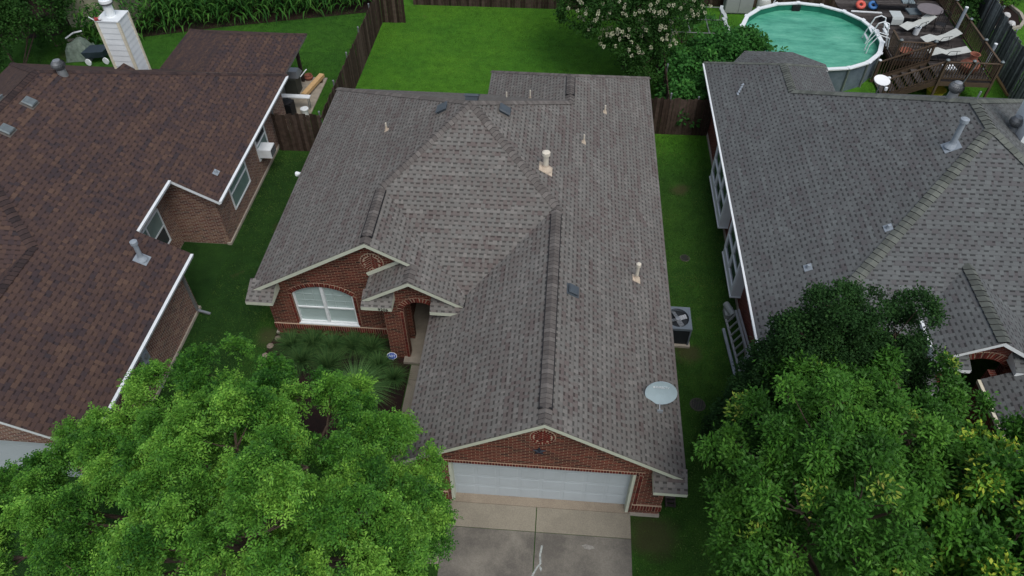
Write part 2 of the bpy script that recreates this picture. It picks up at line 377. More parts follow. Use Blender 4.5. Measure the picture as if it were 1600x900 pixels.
def rect(u0, v0, u1, v1): return [(u0, v0), (u1, v0), (u1, v1), (u0, v1)]

# ================================================================== MAIN HOUSE
P_ = .583
H1 = thing('brick_house', 'central red brick house with grey shingle roof and white garage door on the driveway', 'house', (-3, 15, 0))
xl, xr, z0 = -9.33, 3.65, 2.4
A = (-2.84, 20.13, 6.184); TL = (-5.385, 17.6, 4.70); TR = (.03, 17.27, 4.51); T = (-2.51, 14.73, 3.03)
FL, FG, FP = 15.0, 9.5, 14.28
WR = (.3, 25.1, 4.353); WF = (.3, 23.27, 4.353)
faces = [
    [(xl, FL, z0), (-5.385, FL, 4.70), TL, A, (xl, 26.62, z0)],
    [TL, T, TR, A],
    [(-5.385, FL, 4.70), (-4.08, FL, 3.94), (-4.08, FP, 3.94), (-2.51, FP, 3.03), T, TL],
    [(-4.08, FP, 3.94), (-4.08, 15.34, 3.94), (-5.52, 15.34, 3.10), (-5.52, FP, 3.10)],
    [(.03, FG, 4.51), TR, T, (-2.51, 14.5, 3.03), (-3.59, 14.5, 2.4), (-3.59, FG, 2.4)],
    [(.03, FG, 4.51), (xr, FG, z0), (xr, 28.45, z0), WR, WF, A, TR],
    [A, WF, (-3.05, 26.62, z0), (xl, 26.62, z0)],
    [WF, WR, (-3.05, 28.45, z0), (-3.05, 26.62, z0)],
    [WR, (xr, 28.45, z0), (-3.05, 28.45, z0)],
]
roof1 = roof_solid('roof', faces, MAIN_SH, CREAM, H1)
S1, S2 = .583, .41
rc = lambda p, q, s, **k: ridge_caps(p, q, s, k.pop('mat', CAP_M), k.pop('parent', roof1), **k)
rc((.03, FG + .02, 4.51), (.03, 9.95, 4.51), S1); rc((.03, 9.95, 4.51), (.03, 16.95, 4.51), S1, lift=.032, w=.15, curve=.02, thick=.005, bulge=.006, vent=True, name='ridge_vent', step=.143)
rc((.03, 16.95, 4.51), TR, S1); rc(TR, A, S2, lift=.012, w=.15); rc(TL, A, S2, lift=.012, w=.15)
rc((-5.385, FL + .02, 4.70), (-5.385, 15.3, 4.70), S1); rc((-5.385, 15.3, 4.70), (-5.385, 17.45, 4.70), S1, lift=.032, w=.15, curve=.02, thick=.005, bulge=.006, vent=True, name='ridge_vent', step=.143)
rc((xl, 26.62, z0), A, S2, lift=.008, w=.14); rc(WF, A, S2, lift=.02, w=.16)
rc((.3, 23.75, 4.353), (.3, 25.05, 4.353), S1, lift=.032, w=.15, curve=.02, thick=.005, bulge=.006, vent=True, name='ridge_vent', step=.143)
rc((.3, 23.2, 4.353), (.3, 23.75, 4.353), S1)
rc((xr, 28.45, z0), WR, S2, lift=.006, w=.12); rc((-3.05, 28.45, z0), WR, S2, lift=.006, w=.12)
rc((-4.08, FP + .02, 3.94), (-4.08, 14.98, 3.94), S1)
# flashing where the porch roof dies into the garage roof
fl = MB(); fl.beam((-2.5, FP, 3.05), (-2.5, 14.75, 3.05), .03, .03, BLACK)
fl.build('valley_flashing', roof1)
# boxed cornice returns
def ret(x0, x1, yf, yb, zf, zb, parent=None, trim=CREAM, mat=MAIN_SH, side=None, drop=.13):
    t = MB(); xi0, xi1 = x0, x1
    t.poly([(x0, yf, zf), (x1, yf, zf), (xi1, yb, zb), (xi0, yb, zb)], mat, roof=2.399)
    t.poly([(x0, yf, zf - drop), (x1, yf, zf - drop), (x1, yf, zf), (x0, yf, zf)], trim)
    t.poly([(x0, yf, zf - drop), (x0, yb, zf - drop), (x1, yb, zf - drop), (x1, yf, zf - drop)], trim)
    t.poly([(x0, yf, zf - drop), (x0, yf, zf), (x0, yb, zb), (x0, yb, zf - drop)], mat if side == 'l' else trim)
    t.poly([(x1, yf, zf - drop), (x1, yb, zf - drop), (x1, yb, zb), (x1, yf, zf)], mat if side == 'r' else trim)
    return t.build('cornice_return', parent or roof1)
ret(2.82, 3.66, 9.16, 9.74, 2.30, 2.52); ret(-9.34, -8.50, 14.62, 15.36, 2.32, 2.6)
ret(-5.54, -4.62, 14.10, 14.62, 2.98, 3.2); ret(-3.5, -2.5, 14.10, 14.62, 2.93, 3.15)
# house number on the left porch return, only partly legible in the photo
def text(s, loc, size, mat, parent, rot=(math.pi / 2, 0, 0), ext=.006, name='lettering', align='CENTER', label=None):
    cu = bpy.data.curves.new(name, 'FONT'); cu.body = s; cu.size = size; cu.extrude = ext; cu.align_x = align; cu.align_y = 'CENTER'
    o = bpy.data.objects.new(name, cu); COL.objects.link(o)
    dg = bpy.context.evaluated_depsgraph_get(); me = bpy.data.meshes.new_from_object(o.evaluated_get(dg)); bpy.data.objects.remove(o)
    me.materials.clear(); me.materials.append(mat); o = bpy.data.objects.new(name, me); COL.objects.link(o)
    R = rot if isinstance(rot, Matrix) else Matrix.Identity(4)
    if isinstance(rot, Matrix): me.transform(Matrix.Translation(Vector(loc)) @ rot.to_4x4())
    else:
        from mathutils import Euler
        me.transform(Matrix.Translation(Vector(loc)) @ Euler(rot).to_matrix().to_4x4())
    if parent: o.parent = parent; o.matrix_parent_inverse = Matrix.Translation(-Vector(parent.location)) if parent.parent is None else Matrix.Identity(4)
    return o
text('9206', (-4.88, 14.094, 2.913), .15, BLACK, H1, name='house_number')
# fascia board along the roof line on the left gable wall
fb = MB(); fb.beam((-5.56, 15.30, 3.12), (-4.32, 15.30, 3.845), .05, .13, CREAM); fb.build('fascia_board', roof1)
# rake ends: blocks that close the eaves
for a_, b_ in (((3.32, 9.46, 2.24), (3.60, 9.62, 2.36)), ((-9.28, 14.95, 2.24), (-9.0, 15.1, 2.36))): bk = MB(); bk.box(a_, b_, CREAM); bk.build('eave_block', roof1)
# walls ---------------------------------------------------------------
WLb = MB()
def arch(x0, x1, z0_, zs, rise, n=14):
    c = (x0 + x1) / 2; hw = (x1 - x0) / 2
    return [(x0, z0_), (x1, z0_)] + [(c + hw * math.cos(t), zs + rise * math.sin(t)) for t in [math.pi * k / n for k in range(n + 1)]]
def seg_arch(x0, x1, z0_, zs, rise, n=14):
    hw = (x1 - x0) / 2; c = (x0 + x1) / 2; R = (hw * hw + rise * rise) / (2 * rise); a = math.asin(hw / R)
    return [(x0, z0_), (x1, z0_)] + [(c + R * math.sin(t), zs + rise - R + R * math.cos(t)) for t in [a - 2 * a * k / n for k in range(n + 1)]]
WX0, WX1 = -8.17, -6.22
win_hole = seg_arch(WX0, WX1, .60, 2.02, .36)
# front-left gable wall at y=15.36
wall_poly(WLb, [(-9.05, 0), (-4.4, 0), (-4.4, 3.95), (-5.385, 4.52), (-9.05, 2.40)], [win_hole], (0, 15.36, 0), (1, 0, 0), (0, 0, 1), .22, BRICK_M)
# porch front with arched opening at y=14.6
PA0, PA1 = -4.42, -3.42
wall_poly(WLb, [(-5.05, 0), (PA0, 0), (PA0, 2.35)] + [(p[0], p[1]) for p in arch(PA0, PA1, 0, 2.35, .42)[2:]][::-1][1:-1] + [(PA1, 2.35), (PA1, 0), (-3.1, 0), (-3.1, 3.25), (-4.08, 3.80), (-5.05, 3.25)],
          [], (0, 14.6, 0), (1, 0, 0), (0, 0, 1), .25, BRICK_M)
WLb.box((-5.05, 14.86, 0), (-4.80, 15.35, 3.0), BRICK_M)          # porch left side
WLb.box((-4.80, 14.86, 0), (-4.62, 18.2, 2.75), BRICK_M)          # inside passage, left
WLb.box((-3.25, 9.94, .02), (-3.05, 18.2, 2.30), BRICK_M)         # garage left side
WLb.box((-4.60, 18.2, 0), (-3.25, 18.4, 2.6), BRICK_M)
# garage front y=9.72
wall_poly(WLb, [(-3.25, .1), (-2.42, .1), (-2.42, 2.13), (2.45, 2.13), (2.45, .1), (3.28, .1), (3.28, 2.46), (.03, 4.33), (-3.25, 2.45)], [], (0, 9.72, 0), (1, 0, 0), (0, 0, 1), .22, BRICK_M)
WLb.box((3.06, 9.95, .1), (3.28, 28.0, 2.32), BRICK_M); WLb.box((-9.05, 15.6, 0), (-8.83, 26.2, 2.32), BRICK_M)
WLb.box((-8.82, 26.0, 0), (-2.7, 26.2, 2.32), BRICK_M); WLb.box((-2.7, 26.0, 0), (-2.5, 28.0, 2.32), BRICK_M); WLb.box((-2.5, 27.8, 0), (3.05, 28.0, 2.32), BRICK_M)
WLb.build('brick_wall', H1)
fd = MB(); fd.box((2.50, 9.66, 0), (3.30, 10.0, .10), CREAMR); fd.box((3.2, 10.0, 0), (3.31, 28, .09), CREAMR)
fd.build('foundation', H1); fd = MB(); fd.box((-9.09, 15.30, 0), (-9.0, 26.2, .08), CREAMR); fd.build('foundation', H1)
lip = MB(); lip.box((-2.49, 9.705, 0), (2.49, 10.1, .035), SLAB_T); lip.build('threshold_slab', H1); lip = MB(); lip.box((-4.62, 14.36, 0), (-3.27, 18.2, .11), CONC); lip.build('porch_floor', H1)
# brickwork details -----------------------------------------------------
def soldier(x0, x1, z, h, y, proud=.03, bw=.075, name='soldier_course', parent=None, sil=True):
    t = MB(); t.box((x0, y - proud + .008, z), (x1, y + .01, z + h), MORTAR); k = int((x1 - x0) / bw)
    for i in range(k):
        a = x0 + (x1 - x0) * i / k; t.box((a + .007, y - proud, z + .008), (a + (x1 - x0) / k - .007, y, z + h - .008), BRICKS)
    return t.build(name, parent)
soldier(-9.06, -5.08, .30, .24, 15.36, .05, parent=H1); soldier(-2.62, 2.65, 2.13, .115, 9.72, .02, parent=H1); soldier(2.5, 3.3, .32, .25, 9.72, .05, parent=H1)
soldier(-3.27, -2.5, .32, .25, 9.72, .05, parent=H1)
def arch_bricks(pts, y, h, parent, proud=.02, every=.075):
    """radial bricks round a curve given as (x,z) points"""
    t = MB(); P = [Vector((a, 0, c)) for a, c in pts]; L = [0]
    for a, b_ in zip(P, P[1:]): L.append(L[-1] + (b_ - a).length)
    n = max(3, int(L[-1] / every))
    def at_(s_):
        for i in range(len(P) - 1):
            if s_ <= L[i + 1] + 1e-6:
                f = (s_ - L[i]) / max(1e-6, L[i + 1] - L[i]); return P[i].lerp(P[i + 1], f), (P[i + 1] - P[i]).normalized()
        return P[-1], (P[-1] - P[-2]).normalized()
    for i in range(n):
        p, d = at_(L[-1] * (i + .5) / n); nn = Vector((-d.z, 0, d.x));
        if nn.z < 0: nn = -nn
        rot = Matrix((d, Vector((0, 1, 0)), nn)).transposed(); c = p + nn * h / 2
        t.obox((c.x, y - proud / 2, c.z), L[-1] / n * .82, proud, h * .96, rot, BRICKS)
        t.obox((c.x, y - proud / 2 + .006, c.z), L[-1] / n * 1.12, proud - .004, h, rot, MORTAR)
    return t.build('arch_bricks', parent)
arch_bricks([p for p in win_hole[2:]][::-1], 15.36, .16, H1)
arch_bricks([(x, z) for x, z in arch(PA0, PA1, 0, 2.35, .42)[2:]][::-1], 14.6, .19, H1)
def column_bricks(x, z0_, z1_, y, w=.10):
    t = MB(); t.box((x, y - .012, z0_), (x + w, y + .01, z1_), MORTAR); n = int((z1_ - z0_) / .15)
    for i in range(n): t.box((x + .008, y - .02, z0_ + (z1_ - z0_) * i / n + .007), (x + w - .008, y, z0_ + (z1_ - z0_) * (i + 1) / n - .007), BRICKS)
    return t.build('jamb_bricks', H1)
column_bricks(PA0 - .11, .1, 2.3, 14.6); column_bricks(WX0 - .11, .62, 2.0, 15.36); column_bricks(WX1 + .01, .62, 2.0, 15.36); column_bricks(2.52, .58, 2.1, 9.72)
def medallion(cx, cz, y, r, parent):
    t = MB(); pr = [(cx + r * 1.33 * math.cos(a), cz + r * 1.33 * math.sin(a)) for a in [2 * math.pi * k / 28 for k in range(28)]]
    wall_poly(t, pr, [], (0, y - .012, 0), (1, 0, 0), (0, 0, 1), .03, MORTAR)
    n = 22
    for k in range(n):
        a = 2 * math.pi * k / n; rot = Matrix(((math.cos(a), 0, -math.sin(a)), (0, 1, 0), (math.sin(a), 0, math.cos(a))))
        t.obox((cx + r * 1.13 * math.cos(a), y - .02, cz + r * 1.13 * math.sin(a)), r * .22, .022, 2 * math.pi * r * 1.1 / n * .60, rot, BRICKS)
    bl, bh = .115, .036
    for sg in (-1, 1):
        for j in range(-8, 9):
            for i in range(0, 4):
                a = math.radians(-38) if sg > 0 else math.radians(180 + 38); d = Vector((math.cos(a), 0, math.sin(a)))
                c = Vector((sg * .004, 0, j * .082)) + d * (bl * .52 + i * bl * 1.08)
                if math.hypot(c.x, c.z) > r * .93 or sg * c.x < 0 or math.hypot(c.x, c.z) > r * .93: continue
                rot = Matrix((d, Vector((0, 1, 0)), Vector((-d.z, 0, d.x)))).transposed()
                t.obox((cx + c.x, y - .02, cz + c.z), bl * .96, .03, bh * .92, rot, BRICKS)
    return t.build('brick_medallion', parent)
medallion(.0, 3.62, 9.72, .24, H1); medallion(-5.38, 3.60, 15.36, .27, H1)
# front window ----------------------------------------------------------
def inset_poly(pts, d):
    c = Vector((sum(p[0] for p in pts) / len(pts), sum(p[1] for p in pts) / len(pts)));
    xs_ = [p[0] for p in pts]; zs_ = [p[1] for p in pts]; wx, wz = (max(xs_) - min(xs_)) / 2, (max(zs_) - min(zs_)) / 2
    cx, cz = (max(xs_) + min(xs_)) / 2, (max(zs_) + min(zs_)) / 2
    return [(cx + (x - cx) * (wx - d) / wx, cz + (z - cz) * (wz - d) / wz) for x, z in pts]
fr = MB(); wall_poly(fr, win_hole, [inset_poly(win_hole, .055)], (0, 15.40, 0), (1, 0, 0), (0, 0, 1), .08, WHITE)
cx_ = (WX0 + WX1) / 2; fr.box((cx_ - .05, 15.395, .63), (cx_ + .05, 15.47, 2.35), WHITE)
fr.box((WX0 + .05, 15.41, 1.30), (cx_ - .05, 15.46, 1.345), WHITE); fr.box((cx_ + .05, 15.41, 1.30), (WX1 - .05, 15.46, 1.345), WHITE)
fr.box((WX0 - .03, 15.32, .565), (WX1 + .03, 15.42, .61), WHITE)
wfr = fr.build('window', H1)
pn = MB(); wall_poly(pn, inset_poly(win_hole, .05), [], (0, 15.47, 0), (1, 0, 0), (0, 0, 1), .02, GLASS_B); pn.build('pane', wfr)
gr_ = MB(); WHG = simple('grille_pale', (.40, .48, .48), .5)
for k in (1, 2, 4, 5):
    x = WX0 + (WX1 - WX0) * k / 6; gr_.box((x - .008, 15.455, 1.35), (x + .008, 15.466, 2.26), WHG)
for z in (1.62, 1.9): gr_.box((WX0 + .06, 15.456, z), (WX1 - .06, 15.466, z + .014), WHG)
gr_.build('window_grille', wfr)
# garage door -----------------------------------------------------------
gd = MB(); DX0, DX1 = -2.34, 2.37
for r_ in range(4):
    za = .04 + r_ * .525; gd.box((DX0, 9.97, za), (DX1, 10.02, za + .513), DOORW, .5)
    for k in range(8):
        a = DX0 + (DX1 - DX0) * k / 8; b_ = DX0 + (DX1 - DX0) * (k + 1) / 8
        gd.hexa([(a + .045, 9.968, za + .06), (b_ - .045, 9.968, za + .06), (b_ - .045, 9.985, za + .06), (a + .045, 9.985, za + .06), (a + .045, 9.968, za + .46), (b_ - .045, 9.968, za + .46), (b_ - .045, 9.985, za + .46), (a + .045, 9.985, za + .46)], DOORW, .5)
        # raised panel with a shallow moulded frame
        fz0, fz1, fa, fb_ = za + .06, za + .46, a + .045, b_ - .045
        gd.hexa([(fa, 9.9675, fz0), (fb_, 9.9675, fz0), (fb_, 9.9675, fz1), (fa, 9.9675, fz1), (fa + .022, 9.9625, fz0 + .022), (fb_ - .022, 9.9625, fz0 + .022), (fb_ - .022, 9.9625, fz1 - .022), (fa + .022, 9.9625, fz1 - .022)], DOORW, .5)
gdo = gd.build('garage_door', H1)
gt = MB(); gt.box((-2.42, 9.735, .03), (-2.34, 10.05, 2.125), CREAM); gt.box((2.37, 9.735, .03), (2.45, 10.05, 2.125), CREAM); gt.box((-2.34, 9.74, 2.07), (2.37, 10.05, 2.125), CREAM)
gt.build('door_frame', H1)
ln = MB(); ln.box((2.93, 9.68, 1.74), (3.03, 9.72, 1.96), BLACK); ln.lathe((2.98, 9.58, 1.55), [(.0, 0), (.05, .02), (.085, .22), (.10, .24), (.05, .32), (.0, .36)], BLACK, 8); ln.beam((2.98, 9.7, 1.9), (2.98, 9.58, 1.9), .02, .02, BLACK)
ln.build('wall_lantern', H1)
# roof penetrations -----------------------------------------------------
def mz(x): return z0 + P_ * (xr - x) if x > -2.84 else z0 + P_ * (x - xl)
def flue(x, y, z, h, r, mat, parent, lean=(0, 0), cap=True, boot=PIPET, slope=(-1, 0), name='flue_pipe'):
    t = MB(); t.tube([(x, y, z - .1), (x + lean[0] * h, y + lean[1] * h, z + h)], r, mat, 12)
    ax = Vector((-slope[0] * P_, -slope[1] * P_, 1)).normalized() if False else Vector((slope[0] * -P_, slope[1] * -P_, 1)).normalized()
    t.lathe((x, y, z + .02), [(r * 2.4, -.03), (r * 2.2, .0), (r * 1.2, .10), (r * 1.05, .16)], boot, 12)
    R = ax.to_track_quat('Z', 'Y').to_matrix(); t.obox((x, y, z + .012), r * 5.2, r * 5.6, .02, R, boot)
    o = t.build(name, parent, smooth=False)
    if cap:
        c = MB(); q = (x + lean[0] * h, y + lean[1] * h, z + h)
        c.lathe(q, [(r * 1.1, -.10), (r * 1.5, -.08), (r * 1.5, .03), (r * .8, .06), (0, .065)], mat, 14); c.build('flue_cap', o) if parent.parent is None else c.build('flue_cap', parent)
    return o
MS = (-1, 0)
flue(-.38, 18.75, mz(-.38), .62, .085, PIPEW, roof1, slope=MS); flue(2.55, 15.8, mz(2.55), .62, .05, PIPEW, roof1, slope=MS)
for (x, y, h) in ((.84, 21.25, .32), (1.63, 23.85, .3), (-5.92, 20.95, .3)):
    flue(x, y, mz(x), h, .028, PIPEW, roof1, cap=False, slope=(-1, 0) if x > -2.84 else (1, 0), name='plumbing_vent')
flue(-1.2, 24.6, 3.5, .42, .028, PIPEW, roof1, cap=False, name='plumbing_vent'); flue(-2.1, 24.6, 3.2, .6, .028, PIPEW, roof1, cap=False, name='plumbing_vent')
def box_vent(x, y, z, nrm, mat, parent, s=.30, h=.13, flange=FLASH, name='roof_vent', spin=0):
    R = Vector(nrm).normalized().to_track_quat('Z', 'Y').to_matrix() @ Matrix.Rotation(spin, 3, 'Z'); t = MB(); c = Vector((x, y, z))
    t.obox(c + R @ Vector((0, 0, .008)), s * 1.45, s * 1.45, .012, R, flange)
    k = []
    for zz, q in ((.015, .46), (h * .7, .5)):
        k += [c + R @ Vector((a * s * q, b_ * s * q, zz)) for a, b_ in ((-1, -1), (1, -1), (1, 1), (-1, 1))]
    t.hexa(k, mat)
    k = []
    for zz, q in ((h * .72, .6), (h, .5)):
        k += [c + R @ Vector((a * s * q, b_ * s * q, zz)) for a, b_ in ((-1, -1), (1, -1), (1, 1), (-1, 1))]
    t.hexa(k, mat); return t.build(name, parent)
nR, nL, nF, nB = (P_, 0, 1), (-P_, 0, 1), (0, -P_, 1), (0, P_, 1)
box_vent(-1.85, 20.55, mz(-1.85), nR, VENTG, roof1, .34, .14); box_vent(-3.82, 20.5, mz(-3.82), nL, VENTG, roof1, .34, .14)
box_vent(.6, 14.1, mz(.6), nR, VENTG, roof1, .27, .10, flange=VENTG); box_vent(-2.9, 20.75, 5.83, nB, VENTG, roof1, .42, .22)
# porch passage lamp-free; star hung on the garage gable
st = MB(); cx, cz, y = -.07, 2.97, 9.70
for k in range(5):
    a0 = math.pi / 2 + k * 2 * math.pi / 5
    for sg in (-1, 1):
        a1 = a0 + sg * math.pi / 5
        st.poly([(cx, y - .05, cz), (cx + .20 * math.cos(a0), y, cz + .20 * math.sin(a0)), (cx + .085 * math.cos(a1), y, cz + .085 * math.sin(a1))][::sg], BLACK)
STARM = simple('dark_blue_tin', (.018, .022, .035), .4, .2, spec=.5); st.mats = [STARM]
tag(st.build('tin_star'), 'dark tin star hung on the brick gable above the white garage door', 'wall decoration')

# ================================================================== LEFT HOUSE
H2 = thing('brick_house', 'brown shingle roofed brick house with white fascia and tall white chimney on the left', 'house', (-17, 18, 0))
ex = -11.75; lz = lambda x: z0 + P_ * (ex - x)
nx = -13.25; nz = lz(nx); LB = 27.5
AF = (-17.86, 21.25, 5.96); AN = (-17.86, 17.28, 5.96); GR = (-15.08, 14.5, 4.34)
CL = (-17.6, 11.9, 2.87)
faces = [
    [(ex, 9.25, z0), (ex, 16.5, z0), (nx, 16.5, nz), (nx, 19.1, nz), (ex, 19.1, z0), (ex, LB, z0), AF, AN, GR, (-15.08, 9.25, 4.34)],
    [(ex, LB, z0), (-23.97, LB, z0), AF],
    [AF, (-23.97, LB, z0), (-23.97, 11.2, z0), AN],
    [AN, (-23.97, 11.2, z0), (-18.4, 11.2, z0), GR],
    [GR, (-18.4, 11.2, z0), (-18.4, 9.25, z0), (-15.08, 9.25, 4.34)],
]
roof2 = roof_solid('roof', faces, LEFT_SH, WHITE, H2)
def rl(p, q, s, **k): k.setdefault('bulge', .05); return ridge_caps(p, q, s, CAP_L, roof2, **k)
rl((ex, LB, z0), AF, S2, lift=.006, w=.13); rl((-23.97, LB, z0), AF, S2, lift=.01, w=.14); rl(AN, AF, S1, lift=.015, w=.15)
rl(GR, AN, S2, lift=.02, w=.14, thick=.014, step=.16, curve=.04, bulge=.03); rl((-15.08, 9.25, 4.34), GR, S1, lift=.02, w=.14, thick=.014, step=.16, curve=.04, bulge=.03)
# patio wing
faces = [
    [(-11.88, 31.1, 2.36), (-11.88, 27.62, 2.36), (-14.25, 25.4, 3.62), (-14.25, 28.5, 3.62)],
    [(-14.25, 25.4, 3.62), (-17.4, 27.62, 2.36), (-17.4, 31.1, 2.36), (-14.25, 28.5, 3.62)],
    [(-11.88, 31.1, 2.36), (-14.25, 28.5, 3.62), (-17.4, 31.1, 2.36)],
]
roof2b = roof_solid('patio_roof', faces, LEFT_SH, FLASH, H2, thick=.12)
ridge_caps((-11.88, 31.1, 2.36), (-14.25, 28.5, 3.62), S2, CAP_L, roof2b, lift=.006, w=.1); ridge_caps((-17.4, 31.1, 2.36), (-14.25, 28.5, 3.62), S2, CAP_L, roof2b, lift=.006, w=.1)
pp = MB(); pp.box((-12.5, 30.75, 0), (-12.36, 30.89, 2.3), simple('post_dark_stain', (.035, .025, .02), .8)); pp.build('patio_post', H2)
for ya, yb_, xx, zz in ((9.27, 16.48, ex, z0), (19.12, 27.4, ex, z0), (16.52, 19.08, nx, nz)):
    gu = MB(); gu.hexa([(xx + .003, ya, zz - .14), (xx + .06, ya, zz - .14), (xx + .06, yb_, zz - .14), (xx + .003, yb_, zz - .14), (xx + .003, ya, zz - .012), (xx + .10, ya, zz - .012), (xx + .10, yb_, zz - .012), (xx + .003, yb_, zz - .012)], WHITE); gu.build('gutter', H2)
WB = MB()
wx = -12.1
WB.box((wx - .2, 19.45, 0), (wx, 27.2, 2.28), BRICK_L); WB.box((wx - .2, 9.45, 0), (wx, 16.2, 2.28), BRICK_L)
# notch walls (rise under the higher recessed eave)
WB.box((-14.1, 16.25, 0), (-13.9, 19.7, 3.3), BRICK_L); 
wall_poly(WB, [(-13.9, 0), (wx - .2, 0), (wx - .2, 2.36), (-13.9, 3.45)], [], (0, 19.45, 0), (1, 0, 0), (0, 0, 1), .2, BRICK_L)
wall_poly(WB, [(wx + .2 - .4, 0), (-13.9, 0), (-13.9, 3.45), (wx - .2, 2.36)], [], (0, 16.2, 0), (1, 0, 0), (0, 0, 1), -.2, BRICK_L)
wall_poly(WB, [(-18.2, 0), (-17.9, 0), (-17.9, 2.12), (-12.75, 2.12), (-12.75, 0), (wx - .01, 0), (wx - .01, 2.42), (-15.08, 4.16), (-18.2, 2.35)], [], (0, 9.45, 0), (1, 0, 0), (0, 0, 1), .2, BRICK_L)
WB.box((-23.6, 11.5, 0), (-23.4, 27.2, 2.3), BRICK_L); WB.box((-23.4, 11.5, 0), (-18.2, 11.7, 2.3), BRICK_L); WB.box((-23.4, 27.0, 0), (wx - .21, 27.2, 2.3), BRICK_L)
WB.build('brick_wall', H2)
for a, b_ in ((9.3, 16.25), (19.4, 27.25)): fd = MB(); fd.box((wx - .1, a, 0), (wx + .06, b_, .1), CREAMR); fd.build('foundation', H2)
gd2 = MB()
for r_ in range(4): gd2.box((-17.85, 9.62, .03 + r_ * .52), (-12.8, 9.68, .545 + r_ * .52), DOORW, .5)
gd2.build('garage_door', H2)
def side_win(parent, x, y0, y1, za, zb, face=1, blind=GLASS_G, mull=True, name='window', low=None):
    """window in a wall of constant x; face=+1 looks to +x"""
    t = MB(); d = .05 * face; a, b_ = sorted((x - .03 * face, x + d))
    f = .05
    t.box((a, y0, za), (b_, y1, za + f), WHITE); t.box((a, y0, zb - f), (b_, y1, zb), WHITE); t.box((a, y0, za + f), (b_, y0 + f, zb - f), WHITE); t.box((a, y1 - f, za + f), (b_, y1, zb - f), WHITE)
    zm = (za + zb) / 2; t.box((a, y0 + f, zm - .02), (b_, y1 - f, zm + .02), WHITE)
    if mull: ym = (y0 + y1) / 2; t.box((a, ym - .03, za + f), (b_, ym + .03, zb - f), WHITE)
    o = t.build(name, parent); p = MB(); a, b_ = sorted((x - .02 * face, x + .015 * face))
    p.box((a, y0 + f, zm), (b_, y1 - f, zb - f), blind); p.box((a, y0 + f, za + f), (b_, y1 - f, zm), low or blind); p.build('pane', o); return o
side_win(H2, wx, 20.55, 22.3, .75, 2.12, 1, GLASS_G, False); side_win(H2, wx, 23.55, 24.7, .75, 2.12, 1, GLASS_D, False, low=GLASS_G)
side_win(H2, -13.9, 16.75, 18.75, .75, 2.25, 1, GLASS_G, True, low=GLASS_D)
# meter box and conduit, downspout
eb = MB(); eb.box((wx, 12.65, 1.42), (wx + .14, 12.98, 1.86), PIPEG); eb.tube([(wx + .08, 12.85, 1.45), (wx + .08, 12.85, .02)], .03, PIPEG, 8); eb.lathe((wx + .14, 12.81, 1.66), [(.09, 0), (.09, .05), (0, .07)], METAL, 12, axis=(1, 0, 0))
eb.build('meter_box', H2)
ds = MB(); ds.beam((wx + .06, 16.0, 2.2), (wx + .06, 16.0, .12), .08, .06, METAL); ds.beam((wx + .06, 16.0, .14), (wx + .5, 15.95, .05), .08, .06, METAL); ds.build('downspout', H2)
# chimney
ch = MB(); c0, c1, d0, d1 = -17.95, -17.1, 25.6, 26.45; CT = 5.5
for k in range(14):
    za = 2.2 + k * .2355; q = .016
    ch.hexa([(c0, d0 - q, za), (c1 + q, d0 - q, za), (c1 + q, d1, za), (c0, d1, za), (c0, d0, za + .2355), (c1, d0, za + .2355), (c1, d1, za + .2355), (c0, d1, za + .2355)], WHITES, .5)
cho = ch.build('chimney', roof2)
# corner boards and cap belong to the chimney mesh group
cb = MB()
for x, y in ((c0, d0), (c1, d0), (c1, d1)): cb.box((x - .045, y - .045, 2.2), (x + .045, y + .045, CT - .02), OFFW)
cb.box((c0 - .04, d0 - .04, CT), (c1 + .04, d1 + .04, CT + .04), WHITES)
cb.lathe(((c0 + c1) / 2, (d0 + d1) / 2, CT + .04), [(.20, 0), (.17, .03), (.17, .48), (.15, .49), (.15, .55), (.24, .55), (.24, .65), (.2, .69), (0, .70)], WHITE, 18)
cb.lathe(((c0 + c1) / 2, (d0 + d1) / 2, CT + .51), [(.16, 0), (.235, .01), (.235, .06), (.16, .07)], METALD, 18)
cb.build('chimney_cap', roof2)
cr = MB(); cr.poly([(c0 - .1, d0 - .02, 3.42), (c0 + .42, d0 - .5, 3.72), (c0 + .42, d0 - .02, 3.78)], LEFT_SH, roof=0); cr.poly([(c0 + .42, d0 - .5, 3.72), (c1 + .1, d0 - .02, 3.42), (c0 + .42, d0 - .02, 3.78)], LEFT_SH, roof=0)
cr.build('chimney_cricket', roof2)
rd = MB(); rd.tube([(c0 - .02, d0 - .02, CT + .05), (c0 - .2, d0 - .05, CT + .2)], .02, WHITE, 6); rd.obox((c0 + .08, d0 + .02, CT + .1), .22, .12, .08, Matrix.Rotation(.5, 3, 'Z'), simple('faded_red_cloth', (.35, .05, .05), .8)); rd.obox((c0 + .2, d0 - .01, CT + .13), .1, .08, .06, Matrix.Rotation(.9, 3, 'Z'), WHITE)
tag(rd.build('red_ribbon'), 'red and white ribbon caught on the top corner of the white chimney', 'ribbon')
